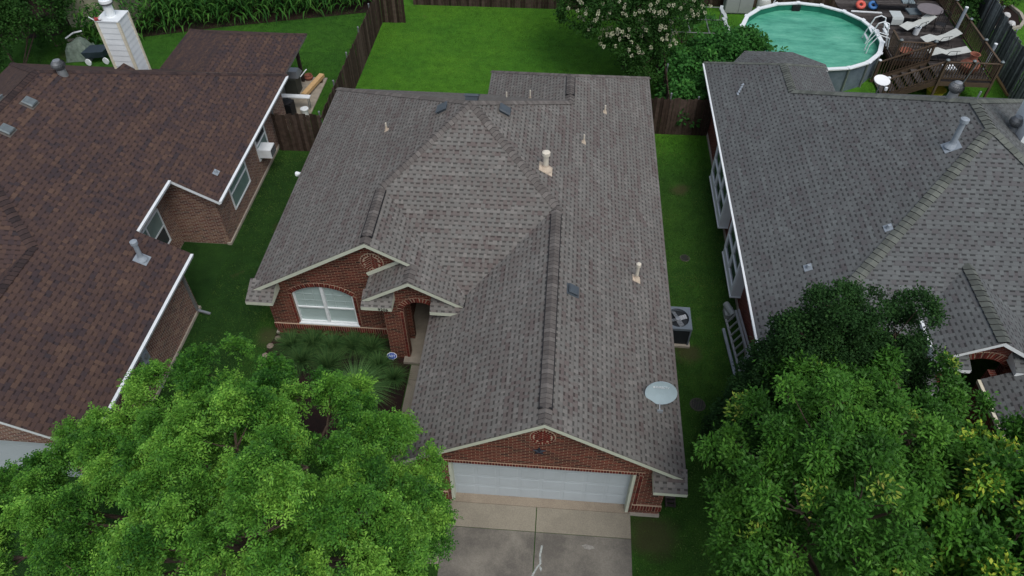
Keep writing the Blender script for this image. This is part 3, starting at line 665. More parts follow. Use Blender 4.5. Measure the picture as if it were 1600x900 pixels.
def turbine(x, y, z, parent, mat=METALD, s=1., slope=(0, 0)):
    t = MB(); t.tube([(x, y, z - .15), (x, y, z + .16 * s)], [.17 * s, .14 * s], METAL, 16)
    o = t.build('turbine_vent', parent); n = 22; q = MB(); zc = z + .32 * s; R = .235 * s
    for k in range(n):
        a = 2 * math.pi * k / n
        prev = None
        for j in range(7):
            ph = -1.15 + 2.3 * j / 6; aa = a + .35 * j / 6
            p = Vector((x + R * math.cos(ph) * math.cos(aa), y + R * math.cos(ph) * math.sin(aa), zc + R * .78 * math.sin(ph)))
            p2 = Vector((x + R * .90 * math.cos(ph) * math.cos(aa + .27), y + R * .90 * math.cos(ph) * math.sin(aa + .27), zc + R * .76 * math.sin(ph)))
            if prev: q.poly([prev[0], prev[1], p2, p], mat, k / n)
            prev = (p, p2)
    q.lathe((x, y, zc + R * .62), [(R * .52, 0), (R * .5, .025), (R * .2, .05), (0, .055)], METAL, 16); q.lathe((x, y, zc - R * .8), [(R * .5, 0), (R * .5, .03)], METAL, 16)
    q.build('turbine_head', parent); return o
turbine(-17.25, 21.7, 5.62, roof2); turbine(-15.35, 11.75, 4.15, roof2, s=1.0)
METB = simple('weathered_metal_vent', (.15, .18, .19), .5, .15, 8, .5, .3)
def slant_vent(x, y, nrm, z, parent): return box_vent(x, y, z, nrm, METB, parent, .30, .12, flange=FLASH)
for x, y in ((-17.35, 19.75), (-17.3, 18.25)): slant_vent(x, y, nR, lz(x), roof2)
slant_vent(-18.5, 19.9, nL, 5.96 - P_ * .64, roof2)
flue(-12.75, 15.55, lz(-12.75), .72, .075, PIPEG, roof2, slope=(-1, 0), boot=PIPEG)
bt = MB(); R = Vector(nR).normalized().to_track_quat('Z', 'Y').to_matrix(); bt.obox((-12.2, 20.35, lz(-12.2) + .015), .26, .2, .02, R, PIPEG); bt.lathe((-12.2, 20.35, lz(-12.2)), [(.07, 0), (.05, .12), (.03, .13), (0, .131)], PIPEG, 10); bt.build('plumbing_vent', roof2)

# ================================================================== RIGHT HOUSE
H3 = thing('brick_house', 'blue-grey shingle roofed brick house with white box windows on the right', 'house', (13, 20, 0))
rx = 6.1; rz = lambda x: z0 + P_ * (x - rx)
RF = (12.86, 21.18, 6.34); RN = (12.86, 19.67, 6.34); HL = (8.45, 15.2, 3.77); BY = 27.94
def rF(y): return 6.34 - P_ * (19.67 - y)
W1, W2 = (8.70, 25.34, 3.916), (8.70, 27.3, 3.916)
pr = 11.85; pz = 4.20; pyf = pyF = 19.67 - (6.34 - 4.20) / P_    # where the porch ridge meets the front slope
pe = 10.47; pez = pz - P_ * (pr - pe); pyv = 19.67 - (6.34 - pez) / P_
qe = 2 * pr - pe
faces = [
    [(rx, 12.6, z0), (8.45, 12.6, 3.77), HL, RN, RF, W1, W2, (rx, 29.9, z0)],
    [HL, (8.45, 12.6, 3.77), (10.8, 12.6, 2.4), (10.8, 12.92, 2.4)],
    [RN, HL, (10.8, 12.92, 2.4), (pe, 12.92, 2.4), (pe, pyv, pez), (pr, pyF, pz), (qe, pyv, pez), (qe, 12.92, 2.4), (19.6, 12.92, 2.4)],
    [(pe, 13.1, pez), (pr, 13.1, pz), (pr, pyF, pz), (pe, pyv, pez)],
    [(pr, 13.1, pz), (qe, 13.1, pez), (qe, pyv, pez), (pr, pyF, pz)],
    [RN, (19.6, 12.92, z0), (19.6, BY, z0), RF],
    [RF, (19.6, BY, z0), (11.3, BY, z0), W1],
    [W1, (11.3, BY, z0), (11.3, 29.9, z0), W2],
    [W2, (11.3, 29.9, z0), (rx, 29.9, z0)],
]
roof3 = roof_solid('roof', faces, RIGHT_SH, WHITE, H3, thick=.15)
def rr(p, q, s, **k): k.setdefault('bulge', .04); return ridge_caps(p, q, s, CAP_R, k.pop('parent', roof3), **k)
rr(HL, RN, S2, lift=.035, w=.165, thick=.02, step=.19, curve=.05); rr(RN, RF, S1, lift=.035, w=.165, thick=.02, step=.19, curve=.05)
rr((19.6, 12.92, z0), RN, S2, lift=.035, w=.165, thick=.02, step=.19, curve=.05)
rr((8.45, 12.6, 3.77), HL, S1, lift=.03, w=.17, thick=.02, step=.2)
rr(W1, RF, S2, lift=.02, w=.16); rr(W1, W2, S1, lift=.02, w=.16); rr((19.6, BY, z0), RF, S2, lift=.02, w=.16); rr((rx, 29.9, z0), W2, S2, lift=.006, w=.1); rr((11.3, 29.9, z0), W2, S2, lift=.006, w=.1)
rr((pr, 13.12, pz), (pr, pyF, pz), S1, lift=.035, w=.17, thick=.025, step=.2, curve=.05)
# bay roof behind the wing
faces = [[(7.3, 29.75, 2.50), (8.0, 31.0, 2.40), (8.7, 28.4, 3.3)], [(8.0, 31.0, 2.40), (10.1, 31.05, 2.40), (8.7, 28.4, 3.3)], [(10.1, 31.05, 2.40), (11.35, 30.1, 2.40), (8.7, 28.4, 3.3)], [(11.35, 30.1, 2.40), (11.32, 29.5, 2.45), (8.7, 28.4, 3.3)]]
roof3b = roof_solid('bay_roof', faces, RIGHT_SH, WHITE, H3, thick=.12)
# garage wing at the lower right, cut by the frame
gz = lambda x: 2.75 + P_ * (x - 11.82)
faces = [[(11.82, 6.0, 2.75), (15.4, 6.0, gz(15.4)), (15.4, 13.0, gz(15.4)), (11.82, 13.0, 2.75)], [(15.4, 6.0, gz(15.4)), (19.0, 6.0, 2.75), (19.0, 13.0, 2.75), (15.4, 13.0, gz(15.4))]]
roof3c = roof_solid('garage_roof', faces, RIGHT_SH, WHITE, H3, thick=.15)
ret(10.36, 11.3, 12.85, 13.45, 3.28, 3.5, roof3, WHITE, RIGHT_SH); ret(12.45, 13.35, 12.85, 13.45, 3.28, 3.5, roof3, WHITE, RIGHT_SH)
gu = MB(); gu.hexa([(rx - .05, 12.65, 2.27), (rx - .003, 12.65, 2.27), (rx - .003, 29.8, 2.27), (rx - .05, 29.8, 2.27), (rx - .07, 12.65, 2.385), (rx - .003, 12.65, 2.385), (rx - .003, 29.8, 2.385), (rx - .07, 29.8, 2.385)], WHITE); gu.build('gutter', H3)
WR_ = MB()
WR_.box((6.5, 12.85, 0), (6.7, 29.5, 2.3), BRICK_R); WR_.box((6.71, 12.85, 0), (10.5, 13.05, 2.4), BRICK_R); WR_.box((6.71, 29.3, 0), (11.0, 29.5, 2.3), BRICK_R); WR_.box((10.8, 27.5, 0), (11.0, 29.29, 2.3), BRICK_R); WR_.box((11.01, 27.5, 0), (19.2, 27.7, 2.3), BRICK_R)
wall_poly(WR_, [(10.75, 0), (11.15, 0), (11.15, 2.75)] + [(p[0], p[1]) for p in seg_arch(11.15, 12.6, 0, 2.75, .42)[2:]][::-1][1:-1] + [(12.6, 2.75), (12.6, 0), (12.95, 0), (12.95, 3.5), (pr, 4.05), (10.75, 3.45)], [], (0, 13.4, 0), (1, 0, 0), (0, 0, 1), .25, BRICK_R)
WR_.box((12.15, 6.2, 0), (12.35, 13.39, 2.7), BRICK_R); WR_.box((10.55, 13.7, 0), (10.75, 17.0, 3.2), BRICK_R); WR_.box((10.56, 16.2, 0), (13, 16.4, 3.2), BRICK_R); WR_.box((12.36, 6.2, 0), (18.8, 6.4, 2.7), BRICK_R); WR_.box((19.0, 13.3, 0), (19.2, 27.49, 2.3), BRICK_R)
WR_.build('brick_wall', H3)
ab = arch_bricks([(x, z) for x, z in seg_arch(11.15, 12.6, 0, 2.75, .42)[2:]][::-1], 13.4, .26, H3, proud=.03)
fdr = MB(); fdr.box((6.44, 12.8, 0), (6.6, 29.5, .09), CREAMR); fdr.build('foundation', H3)
# corner trim at the porch right hand side
gu = MB(); gu.hexa([(pe - .08, 13.12, pez - .13), (pe - .003, 13.12, pez - .13), (pe - .003, pyv, pez - .13), (pe - .08, pyv, pez - .13), (pe - .09, 13.12, pez - .01), (pe - .003, 13.12, pez - .01), (pe - .003, pyv, pez - .01), (pe - .09, pyv, pez - .01)], WHITE); gu.build('gutter', H3)
gu = MB(); gu.hexa([(11.74, 6.1, 2.62), (11.817, 6.1, 2.62), (11.817, 12.98, 2.62), (11.74, 12.98, 2.62), (11.73, 6.1, 2.74), (11.817, 6.1, 2.74), (11.817, 12.98, 2.74), (11.73, 12.98, 2.74)], OFFW); gu.build('gutter', H3)
kk = MB(); kk.beam((12.82, 13.05, 3.95), (12.97, 12.9, 3.35), .1, .08, WHITE); kk.build('trim_block', roof3)
def box_window(y0, y1, n):
    t = MB(); xa, xb = 6.15, 6.5
    t.box((xa, y0, .45), (xb, y1, .75), WHITES); t.box((xa - .02, y0 - .02, 2.1), (xb, y1 + .02, 2.22), WHITE); t.box((xa, y0, .75), (xb, y0 + .06, 2.1), WHITES); t.box((xa, y1 - .06, .75), (xb, y1, 2.1), WHITES)
    t.box((xa - .03, y0 - .03, .42), (xb, y1 + .03, .47), WHITE)
    o = t.build('box_window', H3); f = MB()
    for k in range(n + 1): yk = y0 + .06 + (y1 - y0 - .12) * k / n; f.box((xa - .015, yk - .065, .75), (xa + .05, yk + .065, 2.1), WHITE)
    for z in (.75, 1.40, 2.02): f.box((xa - .013, y0 + .06, z), (xa + .05, y1 - .06, z + .055), WHITE)
    f.build('frame', o); p = MB(); p.box((xa + .03, y0 + .06, .78), (xa + .04, y1 - .06, 2.05), GLASS_D); p.build('pane', o); return o
box_window(21.3, 24.35, 3); box_window(17.75, 19.95, 2)
flue(11.85, 19.5, rz(11.85), .95, .085, PIPEG, roof3, slope=(1, 0), lean=(0, 0), boot=PIPEG)
turbine(12.45, 21.75, 6.12, roof3, slope=(0, 0)); turbine(14.3, 20.9, 5.5, roof3)
for x, y in ((9.76, 17.0), (7.68, 16.4)):
    bt = MB(); R = Vector(nL).normalized().to_track_quat('Z', 'Y').to_matrix(); bt.obox((x, y, rz(x) + .012), .26, .24, .02, R, PIPEG); bt.lathe((x, y, rz(x)), [(.07, 0), (.055, .12), (.03, .13), (0, .131)], PIPEG, 10); bt.build('plumbing_vent', roof3)
sm = MB(); 
for k in range(5): sm.obox((7.0 + .1 * k * .6, 26.55 + .12 * k, rz(7.0 + .06 * k) + .02), .08, .16, .015, Matrix.Rotation(-.2 * k, 3, 'Z'), PIPEG)
tag(sm.build('loose_cloth_strip'), 'pale curved scrap lying on the far left corner of the blue-grey roof', 'debris')
rc3 = MB(); rc3.box((14.35, 20.35, 4.4), (15.25, 21.25, 7.1), WHITES); rc3.box((14.30, 20.30, 7.1), (15.30, 21.30, 7.16), METAL); rc3.build('chimney', roof3)
tp = MB(); tp.tube([(13.0, 21.35, 6.25), (13.02, 21.36, 6.55)], .03, METAL, 8); tp.build('plumbing_vent', roof3)
# white satellite dish on the rear slope of the right house
d3 = thing('satellite_dish', 'white oval satellite dish rising behind the blue-grey roof in front of the deck stairs', 'satellite dish', (11.4, 24.6, 4.3))
def dish(parent, c, axis, r, mat, asp=1.15, arm=True, base=None):
    t = MB(); ax = Vector(axis).normalized(); R = ax.to_track_quat('Z', 'Y').to_matrix(); c = Vector(c); n = 36
    P = []
    for q, h in ((.0, 0), (.35, .018), (.7, .07), (.93, .12), (1.0, .135)):
        P.append([c + R @ Vector((q * r * asp * math.cos(2 * math.pi * k / n), q * r * math.sin(2 * math.pi * k / n), h * r)) for k in range(n)])
    for A_, B_ in zip(P, P[1:]):
        for k in range(n):
            t.poly([A_[k], A_[(k + 1) % n], B_[(k + 1) % n], B_[k]], mat, .5); o_ = -ax * .02
            t.poly([A_[k] + o_, B_[k] + o_, B_[(k + 1) % n] + o_, A_[(k + 1) % n] + o_], mat, .5)
    for k in range(n): t.poly([P[-1][k], P[-1][(k + 1) % n], P[-1][(k + 1) % n] - ax * .02, P[-1][k] - ax * .02], mat, .5)
    return t.build('reflector', parent, smooth=True), R
dish(d3, (11.30, 24.35, 5.05), (.12, -.18, .97), .27, simple('dish_white', (.80, .82, .82), .4, .03))
t = MB(); t.tube([(11.4, 24.6, 4.25), (11.35, 24.5, 4.95)], .025, METAL, 8); t.tube([(11.33, 24.45, 4.95), (11.35, 23.95, 5.0)], .018, METAL, 8); t.lathe((11.36, 23.93, 4.98), [(.05, -.05), (.055, 0), (.05, .06), (0, .07)], WHITE, 10); t.build('mast_and_arm', d3)

# pale dish with lettering on the main roof
d1 = thing('satellite_dish', 'pale blue oval satellite dish with lettering near the right eave of the central grey roof', 'satellite dish', (3.12, 11.75, 2.75))
dax = Vector((-.03, -.93, .36)).normalized(); dc = Vector((3.03, 11.62, 3.12))
_, RD = dish(d1, dc, dax, .35, DISHM, 1.2)
X_ = Vector((.995, 0, .0)); X_ = (X_ - dax * X_.dot(dax)).normalized(); Y_ = dax.cross(X_)
RM = Matrix((X_, Y_, dax)).transposed()
tx = text('DIRECTV', dc + Y_ * .165 + X_ * .02 + dax * .033, .085, WHITE, d1, rot=RM, ext=.004, name='lettering')
lg = MB()
for k in range(3): lg.obox(dc + Y_ * (.165) + X_ * (-.215 + .018 * k) + dax * .035, .012, .06, .004, RM, WHITE)
lg.build('emblem', d1)
t = MB(); t.beam(dc - dax * .03, (3.12, 11.75, 2.68), .05, .05, METAL); t.beam(dc - dax * .02 - Y_ * .3, dc - Y_ * .46 + dax * .22, .03, .03, METAL); t.obox(dc - Y_ * .44 + dax * .24, .15, .07, .07, RM, METAL); t.obox((3.12, 11.75, 2.72), .22, .22, .02, Vector(nR).normalized().to_track_quat('Z', 'Y').to_matrix(), METAL)
t.build('mount_arm', d1)

# ================================================================== FENCES
def fence(name, label, p, q, h, mat, hv=.05, bw=.14, side=1, posts=True, post_every=2.4, lean=0):
    p, q = Vector(p + (0,)) if len(p) == 2 else Vector(p), Vector(q + (0,)) if len(q) == 2 else Vector(q)
    d = q - p; L = d.length; d.normalize(); nrm = Vector((-d.y, d.x, 0)) * side
    root = thing(name, label, 'fence', tuple(p)); t = MB(); n = int(L / bw)
    for i in range(n):
        a = p + d * (L * i / n + .004); b_ = p + d * (L * (i + 1) / n - .004); hh = h + random.uniform(-hv, hv); tw = nrm * random.uniform(-.012, .012); top = nrm * random.uniform(-.02, .02)
        k = [a + tw, b_ - tw, b_ + nrm * .018 - tw, a + nrm * .018 + tw]; k += [v + Vector((0, 0, hh)) + top for v in k]
        if side < 0: k = [k[3], k[2], k[1], k[0], k[7], k[6], k[5], k[4]]
        t.hexa(k, mat)
    t.build('fence_boards', root)
    r_ = MB()
    for z in (.3, h * .5, h - .2): r_.beam(p - nrm * .03 + Vector((0, 0, z)), q - nrm * .03 + Vector((0, 0, z)), .04, .09, mat)
    r_.build('fence_rail', root)
    for i in range(int(L / post_every) + 1):
        c = p + d * min(L - .05, i * post_every + .05) - nrm * .09; o = MB(); o.tube([c, c + Vector((0, 0, h + .05))], .035, METAL, 8); o.lathe(c + Vector((0, 0, h + .04)), [(.05, 0), (.04, .04), (0, .055)], METAL, 8); o.build('fence_post', root)
    return root
fence('wooden_fence', 'dark brown board fence running down the left side of the middle back garden', (-9.86, 25.5), (-9.82, 37.0), 1.85, FENCE_D, side=-1)
fence('wooden_fence', 'short dark board fence closing the gap between the brown roofed house and the central house', (-11.95, 25.38), (-9.9, 25.42), 1.85, FENCE_D, side=-1)
fence('wooden_fence', 'short dark fence panel jogging at the far left corner of the middle lawn', (-9.8, 37.0), (-8.55, 37.05), 1.85, FENCE_D, side=-1)
fence('wooden_fence', 'long dark board fence across the far end of the middle lawn', (-8.5, 39.15), (4.65, 39.3), 1.85, FENCE_D, side=-1)
fence('wooden_fence', 'brown board fence behind the pool and pale storage cabinet', (4.75, 40.2), (21.6, 40.4), 1.85, FENCE_D, side=-1)
fence('wooden_fence', 'dark board fence standing between the flowering tree and the leafy shrubs', (4.55, 28.0), (4.6, 39.2), 1.85, FENCE_D, side=1)
fence('wooden_fence', 'weathered brown fence panel between the central house and the right house', (3.35, 27.82), (6.45, 27.86), 1.8, FENCE_D, side=-1)
fence('wooden_fence', 'weathered grey board fence slanting behind the deck at the right edge', (20.6, 29.8), (22.35, 44.5), 2.0, FENCE_G, side=1, hv=.07)
fence('wooden_fence', 'pale grey board fence at the far right corner beyond the neighbouring lawn', (22.5, 44.2), (34, 44.6), 2.0, FENCE_G, side=-1)
fence('wooden_fence', 'very dark fence in the shaded far left corner behind the garden shed', (-40, 41.0), (-9.9, 41.2), 1.8, FENCE_D, side=-1)
tb = MB(); tb.beam((20.93, 33.85, .06), (20.85, 32.1, .06), .12, .1, simple('yellow_timber', (.26, .17, .07), .8)); tag(tb.build('timber_edging'), 'yellowish timber lying at the foot of the grey fence on the grass', 'timber')
# neighbour bed
nbm = MB(); nbm.poly([(22.05, 41.8, .012), (22.3, 39.2, .012), (23.2, 38.7, .012), (24.2, 39.3, .012), (24.5, 40.5, .012), (24.3, 42.2, .012), (23.0, 43.4, .012)], MULCH); struct(nbm.build('neighbour_flower_bed'))
ed = MB(); ep = [(22.3, 38.9), (23.2, 38.6), (24.0, 38.95), (24.45, 39.6), (24.6, 40.5), (24.4, 41.4)]
for a, b_ in zip(ep, ep[1:]): ed.beam(a + (.07,), b_ + (.07,), .16, .14, CREAMR)
tag(ed.build('bed_edging'), 'curved pale stone edging round the small flower bed beyond the grey fence', 'garden edging')
for (x, y), lb in zip(((23.75, 40.2), (23.65, 39.25)), ('white rock farther from the lawn edge in the curved flower bed', 'white rock nearest the lawn in the curved flower bed')):
    s_ = MB(); s_.lathe((x, y, 0), [(.2, 0), (.24, .08), (.15, .2), (.0, .23)], simple('pale_rock', (.5, .5, .5), .9, .2), 7); tag(s_.build('rock'), lb, 'rock', 'rocks in the curved flower bed')
bb = thing('bird_feeder', 'white topped feeder on a post in the flower bed beyond the grey fence', 'bird feeder', (22.9, 42.9, 0))
s_ = MB(); s_.tube([(22.9, 42.9, 0), (22.9, 42.9, 1.5)], .04, BLACK, 8); s_.build('post', bb); s_ = MB(); s_.lathe((22.9, 42.9, 1.45), [(.1, 0), (.13, .2), (.3, .22), (.28, .28), (0, .36)], WHITE, 14); s_.build('feeder_roof', bb)

# ================================================================== POOL
PC = Vector((12.0, 34.95, 0)); PR = 3.28; PH = 1.28
pool = thing('above_ground_pool', 'round above-ground pool of green water with a white rim', 'swimming pool', tuple(PC))
m, nt, b = new_mat('pool_wall_blue_grey', .5, .4); N = NB(nt)
c = N.ramp(N.noise(N.obj(), 1.6, 5, .7), [(.3, (.07, .10, .13)), (.7, (.16, .20, .24))]); N.l(c, b.inputs['Base Color']); PWALL = m
POOLIN = simple('pool_liner_teal', (.015, .16, .105), .6, .15, 2)
m, nt, b = new_mat('green_pool_water', .10, .5); N = NB(nt); O = N.obj()
mpw = N.n('ShaderNodeMapping'); N.l(O, mpw.inputs[0]); mpw.inputs['Rotation'].default_value = (0, 0, .5); mpw.inputs['Scale'].default_value = (.7, 1.9, 1); f = N.noise(mpw.outputs[0], .9, 7, .72); f2 = N.noise(mpw.outputs[0], 7, 4)
c = N.ramp(f, [(.25, (.020, .17, .11)), (.45, (.065, .32, .215)), (.6, (.11, .41, .28)), (.78, (.21, .50, .37))])
N.l(c, b.inputs['Base Color']); N.l(N.bump(f2, .05, .6), b.inputs['Normal']); WATER = m
ns = 18; pts = [PC + Vector((PR * math.cos(2 * math.pi * (k + .5) / ns), PR * math.sin(2 * math.pi * (k + .5) / ns), 0)) for k in range(ns)]
Z = lambda v, z, s=1.: Vector((PC.x + (v.x - PC.x) * s, PC.y + (v.y - PC.y) * s, z))
t = MB(); t2 = MB(); t3 = MB()
for a, b_ in zip(pts, pts[1:] + pts[:1]):
    t.poly([Z(a, 0), Z(b_, 0), Z(b_, PH), Z(a, PH)], PWALL, .5); t.poly([Z(a, 0, .985), Z(a, PH, .985), Z(b_, PH, .985), Z(b_, 0, .985)], POOLIN, .5)
    t2.hexa([Z(a, PH - .03, .972), Z(a, PH - .03, 1.035), Z(b_, PH - .03, 1.035), Z(b_, PH - .03, .972), Z(a, PH + .03, .972), Z(a, PH + .03, 1.035), Z(b_, PH + .03, 1.035), Z(b_, PH + .03, .972)], WHITE, .5)
    t3.tube([Z(a, 0, 1.012), Z(a, PH - .03, 1.012)], .05, METAL, 8); t2.obox(Z(a, PH + .03, 1.005), .26, .18, .03, Matrix.Rotation(math.atan2(a.y - PC.y, a.x - PC.x), 3, 'Z'), WHITE, .5)
t.build('pool_wall', pool); t2.build('rim', pool); t3.build('upright', pool)
wv = MB(); ring = [Z(p, PH - .34, .984) for p in pts]; wv.poly(ring, WATER); wv.build('water', pool)
fl_ = MB(); fl_.lathe((11.25, 37.4, PH - .36), [(.0, 0), (.14, 0), (.14, .06), (0, .08)], WHITE, 10)
sk = MB(); sk.box((11.7, 38.0, PH - .32), (12.1, 38.1, PH - .05), BLACK); sk.build('skimmer', pool)
# cloudy patch and steps seen through the water
ladd = thing('pool_ladder', 'white A-frame pool ladder hooked over the deck side of the pool', 'pool ladder', (15.3, 35.2, 1.15))
t = MB()
for y in (34.85, 35.45):
    t.tube([(14.55, y, .3), (14.75, y, 1.3), (14.95, y, 2.0), (15.2, y, 2.1), (15.45, y, 2.0), (15.6, y, 1.18)], .03, WHITE, 8)
for z, x in ((.5, 14.6), (.8, 14.66), (1.15, 14.73), (1.5, 14.82)): t.beam((x, 34.85, z), (x, 35.45, z), .10, .03, WHITE)
for z, x in ((1.45, 15.55), (1.75, 15.5)): t.beam((x, 34.85, z), (x, 35.45, z), .14, .03, WHITE)
t.build('ladder_rails', ladd)
t = MB(); t.tube([(14.45, 34.2, .4), (14.5, 34.2, 1.35), (14.8, 34.2, 1.9), (15.3, 34.2, 1.75), (15.4, 34.2, 1.2)], .025, WHITE, 8); t.tube([(14.45, 33.9, .4), (14.5, 33.9, 1.35), (14.8, 33.9, 1.9), (15.3, 33.9, 1.75), (15.4, 33.9, 1.2)], .025, WHITE, 8); t.build('handrail', ladd)

# ================================================================== DECK
dk = thing('wooden_deck', 'weathered brown raised wooden deck with railings and stairs beside the round pool', 'deck', (17.3, 35, 0))
DZ = 1.15; t = MB()
def deck_x0(y): return 15.42 if y < 36.0 else (15.42 - (y - 36.0) * .62 if y < 38.2 else 14.05)
y = 33.0
while y < 39.3: t.box((deck_x0(y), y + .006, DZ - .04), (19.35, y + .134, DZ), DECKW); y += .14
y = 31.3
while y < 33.0: t.box((17.0, y + .006, DZ - .04), (19.35, y + .134, DZ), DECKW); y += .14
t.build('deck_boards', dk)
t = MB(); t.beam((17.0, 31.3, DZ - .15), (19.35, 31.3, DZ - .15), .05, .2, DECKB); t.beam((19.35, 31.3, DZ - .15), (19.35, 39.3, DZ - .15), .05, .2, DECKB); t.beam((15.42, 32.98, DZ - .15), (17.0, 32.98, DZ - .15), .05, .2, DECKB); t.beam((15.40, 33.0, DZ - .15), (15.40, 36.0, DZ - .15), .05, .2, DECKB)
t.build('rim_joist', dk)
posts = [(17.0, 31.3), (18.15, 31.3), (19.35, 31.3), (19.35, 33.3), (19.35, 35.3), (19.35, 37.3), (19.35, 39.2), (17.0, 32.95), (15.45, 32.98)]
for x, y in posts:
    o = MB(); o.box((x - .045, y - .045, 0), (x + .045, y + .045, DZ + 1.0), DECKB); o.lathe((x, y, DZ + 1.0), [(.09, 0), (.09, .03), (.03, .08), (0, .085)], METB, 8); o.build('deck_post', dk)
def rail(p, q, nb, name='railing'):
    t = MB(); p, q = Vector(p), Vector(q)
    t.beam(p + Vector((0, 0, .92)), q + Vector((0, 0, .92)), .09, .035, DECKB, .8); t.beam(p + Vector((0, 0, .12)), q + Vector((0, 0, .12)), .035, .07, DECKB, .3)
    for k in range(nb): c = p.lerp(q, (k + .5) / nb); t.box((c.x - .018, c.y - .018, c.z + .12), (c.x + .018, c.y + .018, c.z + .90), DECKB)
    return t.build(name, dk)
rail((17.05, 31.3, DZ), (19.3, 31.3, DZ), 18); rail((19.35, 31.35, DZ), (19.35, 39.2, DZ), 48); rail((15.5, 32.98, DZ), (16.95, 32.98, DZ), 11); rail((15.43, 33.1, DZ), (15.43, 34.1, DZ), 7)
# stairs going down to the left
st = MB(); n = 6
for k in range(n):
    x = 16.86 - k * .36; z = DZ - .17 * (k + 1); st.box((x - .20, 31.4, z - .04), (x + .14, 32.85, z), DECKW)
st.build('stair_treads', dk)
for y in (31.36, 32.92): t = MB(); t.beam((17.0, y, DZ - .12), (14.75, y, .0), .05, .26, DECKB); t.build('stair_stringer', dk)
for y in (31.36, 32.9):
    rail((17.0, y, DZ), (14.85, y, .15), 17, 'stair_railing'); o = MB(); o.box((14.78, y - .045, 0), (14.87, y + .045, 1.15), DECKB); o.lathe((14.82, y, 1.15), [(.08, 0), (.08, .03), (0, .07)], WHITE, 8); o.build('stair_post', dk)

# things on the deck, each standing on the boards
def at_loc(o, x, y, z=DZ, rot=0):
    o.location = (x, y, z); o.rotation_euler = (0, 0, rot); return o
tb_ = thing('round_table', 'round grey patio table on the deck near its right railing', 'table')
t = MB(); t.lathe((0, 0, .68), [(0, 0), (.60, 0), (.62, .015), (.60, .03), (0, .035)], simple('table_mauve_grey', (.16, .14, .145), .5, .1), 30); t.build('tabletop', tb_)
for k in range(4):
    a = math.pi / 4 + k * math.pi / 2; t = MB(); t.tube([(.35 * math.cos(a), .35 * math.sin(a), .68), (.5 * math.cos(a), .5 * math.sin(a), 0)], .018, BLACK, 6); t.build('leg', tb_)
at_loc(tb_, 18.05, 36.9)
def bench(label, x, y, rot, L=1.9, wdt=.62, h=.42):
    b_ = thing('slatted_bench', label, 'bench', group='dark slatted benches on the deck'); t = MB(); n = 8
    for k in range(n): t.box((-L / 2, -wdt / 2 + wdt * k / n + .006, h - .03), (L / 2, -wdt / 2 + wdt * (k + 1) / n - .006, h), DECKW)
    t.build('seat', b_)
    for sx in (-1, 1):
        for sy in (-1, 1): t = MB(); t.beam((sx * (L / 2 - .2), sy * (wdt / 2 - .05), h - .03), (sx * (L / 2 - .05), sy * (wdt / 2 - .02), 0), .05, .05, BLACK); t.build('leg', b_)
    return at_loc(b_, x, y, DZ, rot)
bench('dark slatted bench against the back fence at the far end of the deck', 16.75, 38.15, 0); bench('dark slatted bench with a white towel over it on the deck', 16.75, 36.75, -.05)
CLOTH = simple('pale_towel', (.42, .46, .46), .9, .08); CLOTHD = simple('blue_grey_cushion', (.09, .115, .13), .9, .1)
def towel(name, label, x, y, z, wx_, wy, mat, rot=0, drop=.35, th=.02, cat='towel'):
    t = MB(); n = 10; pr_ = []
    for k in range(n + 1):
        f = k / n; yy = -wy / 2 + wy * f; zz = 0 if yy > -wy / 2 + .12 else -(drop * (1 - (yy + wy / 2) / .12)); pr_.append((yy if yy > -wy / 2 + .12 else -wy / 2 + .12 - .02 * (1 - (yy + wy / 2) / .12), zz))
    for (ya, za), (yb, zb) in zip(pr_, pr_[1:]):
        t.hexa([(-wx_ / 2, ya, za - th), (wx_ / 2, ya, za - th), (wx_ / 2, yb, zb - th), (-wx_ / 2, yb, zb - th), (-wx_ / 2, ya, za), (wx_ / 2, ya, za), (wx_ / 2, yb, zb), (-wx_ / 2, yb, zb)], mat, .5)
    o = t.build(name); tag(o, label, cat); return at_loc(o, x, y, z, rot)
towel('towel', 'white towel hanging over the front edge of the nearer slatted bench', 16.45, 36.65, DZ + .45, .55, .85, CLOTH)
towel('cushion', 'blue-grey cushion lying at the right end of the nearer slatted bench', 17.35, 37.0, DZ + .50, .6, .7, CLOTHD, .1, .02, .07, 'cushion')
towel('cushion', 'pale cushion lying on the right end of the farther slatted bench', 17.4, 38.1, DZ + .49, .6, .5, simple('pale_cushion', (.2, .25, .27), .9), 0, .02, .06, 'cushion')
def ring(name, label, x, y, z, R, r_, mat, tilt, cat='pool float'):
    t = MB(); n, m_ = 20, 10; Rm = Matrix.Rotation(tilt, 3, 'X')
    P = [[Rm @ Vector(((R + r_ * math.cos(b)) * math.cos(a), (R + r_ * math.cos(b)) * math.sin(a), r_ * math.sin(b))) for b in [2 * math.pi * j / m_ for j in range(m_)]] for a in [2 * math.pi * i / n for i in range(n)]]
    for i in range(n):
        for j in range(m_): t.poly([P[i][j], P[(i + 1) % n][j], P[(i + 1) % n][(j + 1) % m_], P[i][(j + 1) % m_]], mat, .5)
    o = t.build(name, smooth=True); tag(o, label, cat, 'ring floats by the pool'); return at_loc(o, x, y, z)
ring('pool_float', 'salmon red ring float leaning at the far edge of the pool deck', 15.1, 38.1, DZ + .22, .17, .09, simple('salmon_vinyl', (.6, .11, .08), .35), .5)
ring('pool_float', 'blue and white ring float beside the red one on the deck', 15.72, 38.1, DZ + .22, .17, .08, simple('blue_vinyl', (.05, .17, .42), .35), .5)
